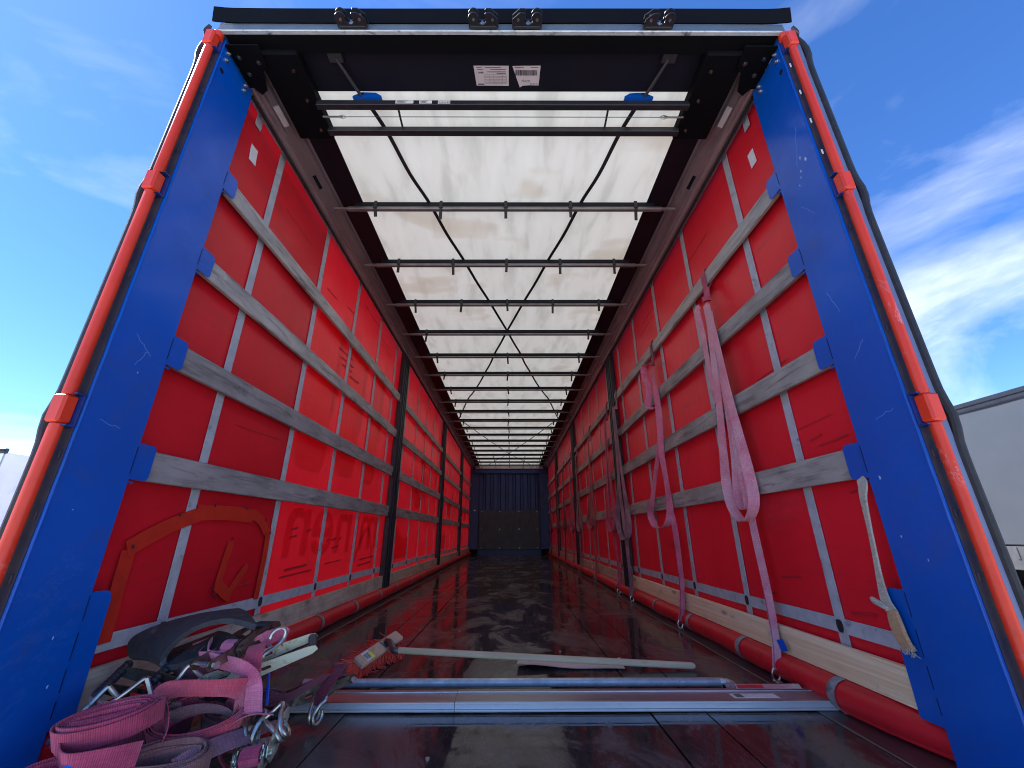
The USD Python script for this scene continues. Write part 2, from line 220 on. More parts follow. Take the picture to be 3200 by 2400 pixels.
# translucent white roof sheet with brown stains, grey smears and painted diagonal fold shading
M['roof_white'] = usdkit.material(stage, LOOK + '/roof_white', {
    'g': ('geometry', {}),
    'm1': ('mapping', {'scale': (3.4, 0.9, 1.0), 'rotation': (0, 0, 0.42)}), 'n1': ('noise_texture', {'scale': 2.6, 'detail': 4.0, 'roughness': 0.5, 'distortion': 0.3}),
    'r1': ('rgb_ramp', {'ramp': [(0.32, (0.80, 0.81, 0.755)), (0.50, (0.76, 0.77, 0.71)), (0.68, (0.62, 0.625, 0.57))]}),
    'm2': ('mapping', {'scale': (1.0, 1.7, 1.0), 'location': (0.3, 0.62, 0)}), 'n2': ('noise_texture', {'scale': 1.7, 'detail': 2.5, 'roughness': 0.45}),
    'r2': ('rgb_ramp', {'ramp': [(0.60, (0, 0, 0)), (0.66, (0.40, 0.40, 0.40)), (0.78, (0.6, 0.6, 0.6))]}), 'mx': ('mix_color', {'b': (0.55, 0.47, 0.35)}),
    'n3': ('noise_texture', {'scale': 9.0, 'detail': 6.0, 'roughness': 0.7}), 'r3': ('rgb_ramp', {'ramp': [(0.70, (0, 0, 0)), (0.76, (0.6, 0.6, 0.6))]}), 'mx3': ('mix_color', {'b': (0.33, 0.31, 0.28)}),
    'p': ('principled_bsdf', {'roughness': 0.5, 'specular_ior_level': 0.3}), 't': ('translucent_bsdf', {}), 'tm': ('mix_color', {'blend_type': 'multiply', 'fac': 1.0, 'b': (1.0, 0.99, 0.915)}),
    'mc': ('mix_closure', {'fac': 0.195})},
    [('g.position', 'm1.vector'), ('m1.vector', 'n1.vector'), ('n1.fac', 'r1.fac'), ('g.position', 'm2.vector'), ('m2.vector', 'n2.vector'), ('n2.fac', 'r2.fac'), ('r1.color', 'mx.a'), ('r2.color', 'mx.fac'),
     ('m1.vector', 'n3.vector'), ('n3.fac', 'r3.fac'), ('mx.result', 'mx3.a'), ('r3.color', 'mx3.fac'), ('mx3.result', 'p.base_color'), ('mx3.result', 'tm.a'), ('tm.result', 't.color'),
     ('p.BSDF', 'mc.closure1'), ('t.BSDF', 'mc.closure2')], surface='mc.closure')

# wet phenolic floor: puddles mirror, the drier patches are matt and greyish
def floor_mat(name, k, d):
  M[name] = usdkit.material(stage, f'{LOOK}/{name}', {
    'g': ('geometry', {}), 'm1': ('mapping', {'scale': (1.0, 0.55, 1.0)}), 'n1': ('noise_texture', {'scale': 3.4, 'detail': 7.0, 'roughness': 0.68, 'distortion': 0.7}),
    'rr': ('rgb_ramp', {'ramp': [(0.40 - d, (0.04, 0.04, 0.04)), (0.49 - d, (0.09, 0.09, 0.09)), (0.525 - d, (0.19, 0.19, 0.19)), (0.8, (0.33, 0.33, 0.33))]}),
    'rc': ('rgb_ramp', {'ramp': [(0.40 - d, (0.030 * k, 0.020 * k, 0.017 * k)), (0.49 - d, (0.042 * k, 0.029 * k, 0.0245 * k)), (0.55 - d, (0.074 * k, 0.058 * k, 0.050 * k)), (0.85, (0.115 * k, 0.094 * k, 0.083 * k))]}),
    'ms': ('mapping', {'scale': (3, 0.8, 1), 'rotation': (0, 0, 0.3)}), 'ns': ('noise_texture', {'scale': 2.2, 'detail': 8.0, 'roughness': 0.8, 'distortion': 1.6}),
    'rs': ('rgb_ramp', {'ramp': [(0, (0, 0, 0)), (0.493, (0, 0, 0)), (0.5, (0.55, 0.55, 0.55)), (0.507, (0, 0, 0)), (1, (0, 0, 0))]}), 'mx': ('mix_color', {'b': (0.17, 0.145, 0.13)}),
    'mb': ('mapping', {'scale': (1, 0.5, 1)}), 'nb': ('noise_texture', {'scale': 14.0, 'detail': 3.0}), 'b': ('bump', {'strength': 0.10, 'distance': 0.004}),
    'p': ('principled_bsdf', {'specular_ior_level': 0.22})},
    [('g.position', 'm1.vector'), ('m1.vector', 'n1.vector'), ('n1.fac', 'rr.fac'), ('n1.fac', 'rc.fac'), ('rr.color', 'p.roughness'), ('g.position', 'ms.vector'), ('ms.vector', 'ns.vector'), ('ns.fac', 'rs.fac'),
     ('rs.color', 'mx.fac'), ('rc.color', 'mx.a'), ('mx.result', 'p.base_color'), ('g.position', 'mb.vector'), ('mb.vector', 'nb.vector'), ('nb.fac', 'b.height'), ('b.normal', 'p.normal')], surface='p.BSDF')


floor_mat('wet_floor', 1.0, 0.0)
floor_mat('wet_floor_centre', 1.2, 0.0)

# ------------------------------------------------------------------ object helpers
used = {}


def numbered(parent, name):
    k = (str(parent), name)
    used[k] = used.get(k, -1) + 1
    return f'{parent}/{name}' if used[k] == 0 else f'{parent}/{name}_{used[k]:03d}'


ORIGIN = {}


def tag(prim, label=None, cat=None, group=None, kind=None):
    for k, v in (('label', label), ('category', cat), ('group', group), ('kind', kind)):
        if v:
            prim.SetCustomDataByKey(k, v)


def thing(name, label, cat, loc=(0, 0, 0), group=None, kind=None):
    p = numbered('/World', name)
    x = UsdGeom.Xform.Define(stage, p); x.AddTranslateOp().Set(Gf.Vec3d(*map(float, loc)))
    ORIGIN[p] = np.array(loc, float)
    tag(x.GetPrim(), label, cat, group, kind)
    return p


class RM:
    """raw mesh: vertices, faces, uv"""
    def __init__(s, v, f, uv=None):
        s.vertices, s.faces, s.uv = np.asarray(v, float), np.asarray(f, int), uv


def cat(ms):
    ms = [m for m in ms if m is not None]
    vs, fs, us, n = [], [], [], 0
    for m in ms:
        v, f = np.asarray(m.vertices, float), np.asarray(m.faces, int)
        vs.append(v); fs.append(f + n); n += len(v)
        us.append(getattr(m, 'uv', None) if isinstance(m, RM) and m.uv is not None else np.zeros((len(v), 2)))
    return RM(np.vstack(vs), np.vstack(fs), np.vstack(us) if any(isinstance(m, RM) and m.uv is not None for m in ms) else None)


def part(parent, name, mesh, material, smooth=35, label=None, kind=None):
    if isinstance(mesh, list):
        mesh = cat(mesh)
    path = numbered(parent, name)
    root = '/'.join(path.split('/')[:3])
    o = ORIGIN[root]
    v, f = np.asarray(mesh.vertices, float) - o, np.asarray(mesh.faces, int)
    uv = getattr(mesh, 'uv', None) if isinstance(mesh, RM) else None
    m = usdkit.mesh(stage, path, trimesh.Trimesh(v, f, process=False), M[material], smooth=(True if uv is not None else smooth), uv=uv)
    if label: tag(m.GetPrim(), label)
    if kind: tag(m.GetPrim(), kind=kind)
    return path


def single(name, mesh, material, label, cat_, group=None, kind=None, smooth=35):
    if isinstance(mesh, list):
        mesh = cat(mesh)
    v = np.asarray(mesh.vertices, float); f = np.asarray(mesh.faces, int)
    c = (v.min(0) + v.max(0)) / 2; c[2] = v[:, 2].min()
    p = numbered('/World', name)
    uv = getattr(mesh, 'uv', None) if isinstance(mesh, RM) else None
    m = usdkit.mesh(stage, p, trimesh.Trimesh(v - c, f, process=False), M[material], smooth=(True if uv is not None else smooth), uv=uv)
    m.AddTranslateOp().Set(Gf.Vec3d(*map(float, c)))
    tag(m.GetPrim(), label, cat_, group, kind)
    return p


def bx(x0, x1, y0, y1, z0, z1, b=0.0):
    x0, x1 = sorted((x0, x1)); y0, y1 = sorted((y0, y1)); z0, z1 = sorted((z0, z1))
    if b <= 0:
        m = trimesh.creation.box((x1 - x0, y1 - y0, z1 - z0)); m.apply_translation(((x0 + x1) / 2, (y0 + y1) / 2, (z0 + z1) / 2)); return m
    b = min(b, 0.45 * min(x1 - x0, y1 - y0, z1 - z0))
    P = []
    for x, sx in ((x0, 1), (x1, -1)):
        for y, sy in ((y0, 1), (y1, -1)):
            for z, sz in ((z0, 1), (z1, -1)):
                P += [(x + sx * b, y + sy * b, z), (x + sx * b, y, z + sz * b), (x, y + sy * b, z + sz * b)]
    return trimesh.convex.convex_hull(np.array(P))


def frame_of(x, y, z=None):
    """rotation matrix whose columns are the given axes, made orthonormal"""
    x = np.asarray(x, float); x = x / np.linalg.norm(x); y = np.asarray(y, float); y = y - x * (x @ y); y /= np.linalg.norm(y)
    return np.stack([x, y, np.cross(x, y)], 1)


def place(m, R, t):
    v = np.asarray(m.vertices) @ np.asarray(R).T + np.asarray(t)
    return RM(v, m.faces, getattr(m, 'uv', None) if isinstance(m, RM) else None)


def xz_prism(poly, y0, y1):
    """polygon (x, z) run along y"""
    m = trimesh.creation.extrude_polygon(poly if hasattr(poly, 'exterior') else sg.Polygon(poly), y1 - y0, engine='earcut')
    v = np.array(m.vertices)
    return trimesh.Trimesh(np.stack([v[:, 0], y0 + v[:, 2], v[:, 1]], 1), m.faces[:, ::-1], process=False)


def yz_prism(poly, x0, x1):
    m = trimesh.creation.extrude_polygon(poly if hasattr(poly, 'exterior') else sg.Polygon(poly), x1 - x0, engine='earcut')
    v = np.array(m.vertices)
    return trimesh.Trimesh(np.stack([x0 + v[:, 2], v[:, 0], v[:, 1]], 1), m.faces, process=False)


def xy_prism(poly, z0, z1):
    m = trimesh.creation.extrude_polygon(poly if hasattr(poly, 'exterior') else sg.Polygon(poly), z1 - z0, engine='earcut'); m.apply_translation((0, 0, z0)); return m


def smooth_path(P, n=8):
    """Catmull-Rom through the points P (any dimension)"""
    P = np.asarray(P, float)
    if len(P) < 3:
        t = np.linspace(0, 1, n + 1)[:, None]; return P[0] * (1 - t) + P[1] * t
    E = np.vstack([2 * P[0] - P[1], P, 2 * P[-1] - P[-2]])
    out = []
    for i in range(1, len(E) - 2):
        t = np.linspace(0, 1, n, endpoint=False)[:, None]
        a, b, c, d = E[i - 1], E[i], E[i + 1], E[i + 2]
        out.append(0.5 * (2 * b + (c - a) * t + (2 * a - 5 * b + 4 * c - d) * t ** 2 + (3 * b - a - 3 * c + d) * t ** 3))
    return np.vstack(out + [P[-1:]])


def tube(P, r, sides=10, n=0, caps=True):
    if n:
        if np.ndim(r): r = smooth_path(np.asarray(r, float)[:, None], n)[:, 0]
        P = smooth_path(P, n)
    P = np.asarray(P, float)
    t = np.gradient(P, axis=0); t /= np.linalg.norm(t, axis=1, keepdims=True) + 1e-12
    a = np.cross(t[0], [0, 0, 1.0] if abs(t[0][2]) < 0.9 else [1.0, 0, 0]); a /= np.linalg.norm(a)
    A = []
    for i in range(len(P)):
        a = a - t[i] * (a @ t[i]); a /= np.linalg.norm(a); A.append(a.copy())
    A = np.array(A); B = np.cross(t, A); ang = np.arange(sides) * 2 * np.pi / sides
    r = np.broadcast_to(np.asarray(r, float), (len(P),))
    v = P[:, None] + r[:, None, None] * (np.cos(ang)[None, :, None] * A[:, None] + np.sin(ang)[None, :, None] * B[:, None])
    i, j = np.meshgrid(np.arange(len(P) - 1), np.arange(sides), indexing='ij')
    q = np.stack([i * sides + j, i * sides + (j + 1) % sides, (i + 1) * sides + (j + 1) % sides, (i + 1) * sides + j], -1).reshape(-1, 4)
    f = np.vstack([q[:, [0, 1, 2]], q[:, [0, 2, 3]]]); v = v.reshape(-1, 3)
    if caps:
        k = len(v); v = np.vstack([v, P[0], P[-1]]); jj = np.arange(sides); e = (len(P) - 1) * sides
        f = np.vstack([f, np.stack([np.full(sides, k), (jj + 1) % sides, jj], 1), np.stack([np.full(sides, k + 1), e + jj, e + (jj + 1) % sides], 1)])
    return RM(v, f)


def ribbon(P, Wd, w=0.05, th=0.0024, n=8, uvscale=1.0):
    """A webbing band through the points P; Wd: the direction of its width at each point."""
    P = np.asarray(P, float); Wd = np.asarray(Wd, float)
    if Wd.ndim == 1:
        Wd = np.tile(Wd, (len(P), 1))
    ws = np.broadcast_to(np.asarray(w, float), (len(P),))
    Q = smooth_path(np.hstack([P, Wd, ws[:, None]]), n) if n else np.hstack([P, Wd, ws[:, None]])
    P, Wd, ws = Q[:, :3], Q[:, 3:6], Q[:, 6]
    t = np.gradient(P, axis=0); t /= np.linalg.norm(t, axis=1, keepdims=True) + 1e-12
    Wd = Wd - t * np.sum(Wd * t, 1, keepdims=True); Wd /= np.linalg.norm(Wd, axis=1, keepdims=True) + 1e-12
    N = np.cross(t, Wd)
    L = np.concatenate([[0], np.cumsum(np.linalg.norm(np.diff(P, axis=0), axis=1))])
    h = (ws / 2)[:, None] * Wd; k = th / 2 * N
    rows = [(P - h + k, P + h + k), (P + h - k, P - h - k), (P + h + k, P + h - k), (P - h - k, P - h + k)]
    vs, fs, us, off, m = [], [], [], 0, len(P)
    for s, (a, b) in enumerate(rows):
        v = np.stack([a, b], 1).reshape(-1, 3)
        wv = (ws[:, None] * np.array([0, 1.0])) if s < 2 else np.tile([0.0, 0.002], (m, 1))
        us.append(np.stack([np.repeat(L, 2), wv.reshape(-1)], 1))
        i = np.arange(m - 1) * 2
        fs.append(np.vstack([np.stack([i, i + 2, i + 3], 1), np.stack([i, i + 3, i + 1], 1)]) + off); vs.append(v); off += len(v)
    for e in (0, m - 1):
        v = np.array([P[e] - h[e] + k[e], P[e] + h[e] + k[e], P[e] + h[e] - k[e], P[e] - h[e] - k[e]]); vs.append(v); us.append(np.zeros((4, 2)))
        fs.append(np.array([[0, 1, 2], [0, 2, 3]]) + off); off += 4
    return RM(np.vstack(vs), np.vstack(fs), np.vstack(us))


def cyl(p0, p1, r, sides=14):
    return tube([p0, p1], r, sides)


def hexbolt(p, d, r=0.011, h=0.009):
    """a bolt head: washer and hexagon on the surface point p, along d"""
    p, d = np.asarray(p, float), np.asarray(d, float)
    return cat([tube([p, p + d * 0.002], r * 1.25, 14), tube([p + d * 0.002, p + d * h], r * 0.86, 6), tube([p + d * h, p + d * (h + 0.004)], r * 0.45, 8)])


def wobble(y, z, side):
    """the sag of a side curtain, in metres outwards"""
    y, z = np.asarray(y, float), np.asarray(z, float)
    p = np.stack([y * 0.9 + 11 * side, z * 0.8, np.zeros_like(y)], -1)
    q = np.stack([y * 2.6 + 5 * side, z * 0.7 + 9, np.zeros_like(y)], -1)
    return 0.0055 * (meshkit.noise(p, 3) - 0.5) * 2 + 0.0045 * (meshkit.noise(q, 4) - 0.5) * 2


# ------------------------------------------------------------------ the ground
v = np.array([[-400, -400, -1.2], [400, -400, -1.2], [400, 400, -1.2], [-400, 400, -1.2]])
usdkit.mesh(stage, '/World/ground', trimesh.Trimesh(v, [[0, 1, 2], [0, 2, 3]], process=False), M['yard_concrete'])
tag(stage.GetPrimAtPath('/World/ground'), 'grey concrete lorry yard under the trailers', 'ground', kind='structure')

# ------------------------------------------------------------------ the curtain-side trailer
TR = thing('curtain_trailer', 'empty curtain-sided trailer seen through its open rear, red curtains and blue rear posts', 'trailer', (0, 0, -1.2))
PX = 1.21                  # inner face of the rear posts
CX = 1.265                 # inner face of the curtains
LEN = 12.19
BAYS = [(0.235, 3.236), (3.465, 6.352), (6.605, 9.352), (9.605, 12.17)]
SLATS = [(2.0064, 2.0915), (1.588, 1.677), (1.175, 1.274), (0.7675, 0.870)]
WEB_Y = [0.58, 1.205, 1.83, 2.45, 3.06, 3.68, 4.3, 4.92, 5.54, 6.16, 6.78, 7.4, 8.02, 8.64, 9.26, 9.88, 10.5, 11.12, 11.74]

# floor: side strips, middle field and seams, each sheet a panel
ROWS = [(-0.35, 2.408), (2.414, 4.85), (4.856, 7.3), (7.306, 9.75), (9.756, 12.18)]
COLS = [(-1.118, -0.727), (-0.721, -0.553), (-0.547, 0.526), (0.532, 0.722), (0.728, 1.118)]
fl = part(TR, 'floor', bx(-1.27, 1.27, -0.36, 12.28, -0.16, -0.020), 'black_steel')
k = 0
for (ya, yb) in ROWS:
    for ci, (xa, xb) in enumerate(COLS):
        z = 0.0012 * math.sin(k * 2.3) - 0.0012
        part(fl, 'floor_panel', bx(xa, xb, ya, yb, -0.018, z, 0.0012), 'wet_floor_centre' if ci == 2 else 'wet_floor', smooth=False)
        k += 1
for s in (-1, 1):
    part(fl, 'edge_rail', bx(s * 1.1215, s * 1.262, -0.35, 12.18, -0.019, 0.002, 0.002), 'rail_steel' if s > 0 else 'rail_steel', smooth=False)
for (x, y) in [(0.06, 0.96), (0.17, 0.96), (-0.2, 0.3), (0.3, 1.4), (-0.3, 1.9), (0.62, 0.9), (-0.64, 1.3)]:
    part(fl, 'floor_screw', tube([(x, y, -0.002), (x, y, 0.0022)], 0.006, 10), 'silver_bolt')

# side curtains
ny, nz = 150, 40
for s in (-1, 1):
    Y, Z = np.meshgrid(np.linspace(0.03, 12.2, ny), np.linspace(0.06, 2.74, nz), indexing='ij')
    X = s * (CX + 0.001 + wobble(Y, Z, s))
    idx = np.arange(ny * nz).reshape(ny, nz)
    q = np.stack([idx[:-1, :-1], idx[1:, :-1], idx[1:, 1:], idx[:-1, 1:]], -1).reshape(-1, 4)
    f = np.vstack([q[:, [0, 1, 2]], q[:, [0, 2, 3]]])
    cu = part(TR, 'side_curtain', RM(np.stack([X, Y, Z], -1).reshape(-1, 3), f if s > 0 else f[:, ::-1]), 'red_curtain', smooth=True,
              label='red side curtain on the left with reversed print shining through' if s < 0 else 'red side curtain on the right behind hanging straps')

    def strip(pts_yz, w, off, th=0.0022):
        """a flat band on the curtain's inner face through the (y, z) points"""
        P = np.array([(s * (CX - off + wobble(y, z, s)), y, z) for y, z in pts_yz])
        d = np.gradient(P, axis=0); d /= np.linalg.norm(d, axis=1, keepdims=True)
        W = np.cross(d, [1.0, 0, 0])
        return ribbon(P, W, w, th, n=0)
    for y in WEB_Y:
        part(cu, 'webbing', strip([(y, z) for z in np.linspace(2.68, 0.10, 16)], 0.047, 0.0045), 'grey_webbing')
        part(cu, 'strap_slot', strip([(y, 0.249), (y, 0.256), (y, 0.262), (y, 0.27), (y, 0.278), (y, 0.285), (y, 0.291)], [0.014, 0.024, 0.028, 0.029, 0.028, 0.024, 0.014], 0.0105, 0.003), 'black_webbing')
    ys = np.linspace(0.1, 12.15, 90)
    part(cu, 'hem_webbing', strip([(y, 0.270 + 0.002 * math.sin(y * 3)) for y in ys], 0.050, 0.0075), 'grey_webbing')
    part(cu, 'top_webbing', strip([(y, 2.655) for y in ys], 0.060, 0.0075), 'grey_webbing')
    # rolled lower edge of the curtain with its bands
    a = np.radians(np.linspace(95, 285, 13))
    prof = [(1.228 + 0.060 * math.cos(t), 0.055 + 0.052 * math.sin(t)) for t in a]
    def roll(y0, y1, grow, nseg):
        yy = np.linspace(y0, y1, nseg + 1); V = []
        for y in yy:
            wv = 0.005 * math.sin(y * 4.1 + s) + 0.003 * math.sin(y * 9.7) + 0.004 * (meshkit.noise(np.array([y * 3.3, s, 0.0]), 6) - 0.5) + 0.046 * max(0.0, 1 - (y - 0.2165) / 0.28) ** 1.5
            V.append([(s * (x - grow * (1 if x < 1.24 else 0) + wv), y, z + (grow if z > 0.06 else -grow * 0.0)) for x, z in prof])
        V = np.array(V); m = len(prof); idx = np.arange(len(yy) * m).reshape(len(yy), m)
        q = np.stack([idx[:-1, :-1], idx[1:, :-1], idx[1:, 1:], idx[:-1, 1:]], -1).reshape(-1, 4)
        f = np.vstack([q[:, [0, 1, 2]], q[:, [0, 2, 3]]])
        return RM(V.reshape(-1, 3), f if s < 0 else f[:, ::-1])
    ro = part(cu, 'rolled_hem', roll(0.2165, 12.18, 0.0, 120), 'red_roll', smooth=True)
    for y in WEB_Y:
        part(cu, 'hem_band', roll(y - 0.020, y + 0.020, 0.0022, 1), 'hem_grey', smooth=True)
    # reflective patch and a few dark scuffs
    if s < 0:
        part(cu, 'patch', strip([(0.376, 2.440), (0.380, 2.395), (0.386, 2.350)], 0.05, 0.004), 'paper_white')
    else:
        part(cu, 'patch', strip([(0.386, 2.425), (0.384, 2.38), (0.382, 2.335)], 0.045, 0.004), 'paper_white')
    part(cu, 'tab', strip([(0.352, 2.66), (0.35, 2.60), (0.352, 2.55)], 0.045, 0.010), 'grey_webbing')
    if s < 0:
        # orange repair tape: the outline of a house and a tick
        T = part(cu, 'repair_tape', strip(smooth_path([(0.352, 0.27), (0.347, 0.40), (0.345, 0.545)], 3), 0.052, 0.0095), 'orange_tape')
        for pts, w in (([(0.335, 0.548), (0.43, 0.598), (0.53, 0.640), (0.63, 0.673)], 0.058), ([(0.61, 0.678), (0.80, 0.685), (0.99, 0.678)], 0.062), ([(0.975, 0.690), (1.06, 0.665), (1.135, 0.606)], 0.05), ([(1.150, 0.625), (1.161, 0.50), (1.160, 0.40), (1.157, 0.287)], 0.040)):
            part(cu, 'repair_tape', strip(smooth_path(pts, 3), w, 0.0110), 'orange_tape')
        part(cu, 'repair_tape', strip(smooth_path([(0.868, 0.565), (0.852, 0.46), (0.842, 0.395), (0.85, 0.355)], 3), 0.042, 0.0095), 'orange_tape')
        part(cu, 'repair_tape', strip(smooth_path([(0.83, 0.392), (0.905, 0.345), (0.945, 0.33)], 3), 0.050, 0.0115), 'orange_tape')
        part(cu, 'repair_tape', strip(smooth_path([(0.915, 0.328), (0.97, 0.39), (1.028, 0.452)], 3), 0.038, 0.0095), 'orange_tape')
        for y, z in ((0.352, 0.555), (0.52, 0.665), (0.70, 0.712), (0.92, 0.712), (1.10, 0.665), (1.168, 0.60), (0.87, 0.575), (0.81, 0.378), (0.82, 0.352), (0.838, 0.335)):
            part(cu, 'scuff_mark', strip([(y, z - 0.006), (y + 0.002, z), (y, z + 0.006)], 0.010, 0.013, 0.001), 'black_webbing')
    # scuffs
    sc = [(0.7, 2.36, 0.35, 0.004), (1.32, 2.236, 0.17, 0.010), (1.68, 2.297, 0.12, 0.014), (1.99, 2.50, 0.10, 0.012), (2.15, 2.505, 0.27, 0.008), (2.5, 2.44, 0.3, 0.006), (2.55, 2.39, 0.35, 0.006), (1.645, 1.925, 0.27, 0.016),
          (1.70, 1.872, 0.25, 0.016), (1.737, 1.825, 0.2, 0.016), (1.90, 1.79, 0.2, 0.016), (1.40, 0.40, 0.28, 0.016), (1.36, 0.365, 0.40, 0.012), (1.93, 0.40, 0.30, 0.010), (2.62, 0.39, 0.4, 0.013), (2.58, 0.345, 0.36, 0.014), (1.4, 0.62, 0.09, 0.013), (1.4, 0.575, 0.09, 0.013),
          (1.60, 0.612, 0.06, 0.014), (1.92, 0.55, 0.05, 0.013), (2.0, 0.555, 0.08, 0.016), (2.13, 0.56, 0.04, 0.018), (2.02, 0.50, 0.12, 0.018), (0.72, 1.08, 0.4, 0.004), (0.9, 0.36, 0.2, 0.014)]
    if s > 0:
        sc = [(0.30, 0.93, 0.16, 0.007), (0.42, 0.96, 0.08, 0.005), (0.35, 1.02, 0.2, 0.004), (0.30, 0.74, 0.07, 0.008), (0.5, 1.32, 0.25, 0.005), (0.4, 0.335, 0.12, 0.01), (0.75, 0.42, 0.14, 0.008), (0.95, 0.335, 0.06, 0.010), (1.7, 2.42, 0.5, 0.004), (1.9, 2.35, 0.4, 0.004), (0.9, 2.36, 0.3, 0.005)]
    for (y, z, l, w) in sc:
        part(cu, 'scuff_mark', strip([(y + l * t, z + 0.012 * t * (1 if s < 0 else -1)) for t in (0, 0.1, 0.5, 0.9, 1)], [w * 0.5, w, w * 0.8, w, w * 0.4], 0.0035, 0.0008), 'scuff')
    # print on the outer face: shows as darker shapes where the sun shines through
    if s < 0:
        def outer(poly, name):
            """a flat print on the outside of the left curtain; poly in (-y, z)"""
            m = trimesh.creation.extrude_polygon(poly, 0.001, engine='earcut') if not isinstance(poly, trimesh.Trimesh) else poly
            vv = np.array(m.vertices)
            part(cu, name, RM(np.stack([-(CX + 0.0095 + vv[:, 2]), -vv[:, 0], vv[:, 1]], 1), m.faces), 'print_dark', smooth=False)
        tx = meshkit.text_mesh('minen', 0.345, 0.001, bold=True)
        vv = np.array(tx.vertices); w0 = vv[:, 0].max() - vv[:, 0].min()
        tx = trimesh.Trimesh(np.stack([(vv[:, 0] - vv[:, 0].min()) / w0 * 1.70 - 3.05, vv[:, 1] + 0.49, vv[:, 2]], 1), tx.faces, process=False)
        outer(tx, 'print')
        for (ya, yb, z0, z1) in ((1.27, 1.70, 0.955, 1.95), (1.86, 2.24, 0.99, 1.98), (2.40, 2.78, 1.0, 2.0)):
            outer(sg.box(-yb + 0.12, z0 + 0.15, -ya - 0.12, z1).buffer(0.12), 'print')
            outer(sg.box(-yb - 0.05, z1 - 0.55, -yb + 0.03, z1 + 0.3), 'print')
        r2 = np.random.default_rng(5)
        for b0, b1 in ((3.6, 6.3), (6.7, 9.3), (9.7, 12.0)):
            for q in range(26):
                y0 = r2.uniform(b0, b1); z0 = r2.uniform(0.35, 2.2); l = r2.uniform(0.2, 0.8); an = r2.normal(1.35, 0.35)
                P = [(-y0 - l * t * math.cos(an) + 0.03 * math.sin(7 * t + q), z0 + l * t * math.sin(an)) for t in np.linspace(0, 1, 7)]
                outer(sg.LineString(P).buffer(r2.uniform(0.012, 0.035)), 'print')
            outer(sg.Polygon([(-b0 - 0.1, 0.35), (-b0 - 0.75, 0.35), (-b0 - 0.7, 0.62), (-b0 - 0.45, 0.55), (-b0 - 0.12, 0.70)]), 'print')
            outer(sg.Point(-b0 - 1.1, 1.35).buffer(0.42).difference(sg.Point(-b0 - 1.0, 1.45).buffer(0.27)), 'print')
        outer(sg.LineString([(-2.52, 0.42), (-2.66, 0.60), (-2.75, 0.655), (-2.84, 0.60), (-2.95, 0.47), (-2.98, 0.30)]).buffer(0.022), 'print')

# wooden and aluminium battens, bottom boards
sl_r = np.random.default_rng(21)
for s in (-1, 1):
    for bi, (ya, yb) in enumerate(BAYS):
        for si, (z0, z1) in enumerate(SLATS):
            j = 0.004 * math.sin(bi * 3 + si * 1.7 + s)
            m_ = bx(s * 1.222, s * 1.244, ya, yb, z0, z1, 0.003)
            m_ = m_.subdivide_to_size(0.45); vv = np.array(m_.vertices); tt = (vv[:, 1] - ya) / (yb - ya); sag = sl_r.normal(0, 0.005); bow = sl_r.normal(0, 0.004)
            vv[:, 2] += 0.6 * j + sag * np.sin(np.pi * tt) + sl_r.normal(0, 0.0025) * (tt - 0.5); vv[:, 0] += bow * np.sin(np.pi * tt) * np.sign(1.0)
            if s * bow > 0: vv[:, 0] -= 2 * bow * np.sin(np.pi * tt)
            part(TR, 'slat', trimesh.Trimesh(vv, m_.faces, process=False), 'slat_grey' if (s > 0 or si < 2) else 'slat_grey_worn', smooth=20)
        part(TR, 'bottom_board', bx(s * 1.218, s * 1.243, ya if bi else 0.245, yb, 0.1085, 0.2135, 0.003), 'pine_fresh' if (s > 0 and bi == 0) else 'pine_dirty', smooth=False)

# sliding side pillars
for s in (-1, 1):
    for ya, yb in ((3.238, 3.462), (6.355, 6.602), (9.355, 9.602)):
        pl = part(TR, 'side_pillar', bx(s * 1.206, s * 1.258, ya, yb, 0.004, 2.62, 0.006), 'black_paint', smooth=False)
        for o in (0.05, 0.11, 0.17):
            part(pl, 'pillar_rib', bx(s * 1.196, s * 1.207, ya + o - 0.011, ya + o + 0.011, 0.01, 2.58, 0.003), 'black_paint', smooth=False)
        for z0, z1 in SLATS:
            part(pl, 'slat_pocket', bx(s * 1.212, s * 1.2205, ya - 0.035, ya + 0.002, z0 - 0.012, z1 - 0.06, 0.002), 'black_paint', smooth=False)
        part(pl, 'pillar_latch', bx(s * 1.180, s * 1.197, ya + 0.09, ya + 0.13, 1.02, 1.22, 0.004), 'black_steel', smooth=False)

# roof rails
for s in (-1, 1):
    P = [(1.238, 2.602), (1.205, 2.598), (1.198, 2.604), (1.192, 2.622), (1.180, 2.622), (1.176, 2.636), (1.150, 2.650), (1.142, 2.664), (1.124, 2.672), (1.118, 2.690), (1.102, 2.697), (1.102, 2.765), (1.238, 2.775)]
    rl = part(TR, 'roof_rail', xz_prism([(s * x, z) for x, z in P], 0.08, 12.22), 'rail_aluminium', smooth=False)
    part(rl, 'rail_lip', xz_prism([(s * x, z) for x, z in [(1.2155, 2.598), (1.2155, 2.588), (1.229, 2.588), (1.229, 2.598)]], 0.22, 12.2), 'black_rubber', smooth=False)
    part(rl, 'rail_sticker', place(bx(-0.014, 0.014, -0.055, 0.055, -0.0006, 0.0006), frame_of((s * -0.86, 0, 0.5), (0, 1, 0)), (s * 1.1615, 0.36, 2.6418)), 'sticker_pink', smooth=False)
    part(rl, 'rail_slot', place(bx(-0.010, 0.010, -0.05, 0.05, -0.0006, 0.0006), frame_of((s * -0.86, 0, 0.5), (0, 1, 0)), (s * 1.1615, 0.78, 2.6418)), 'dark_gap', smooth=False)

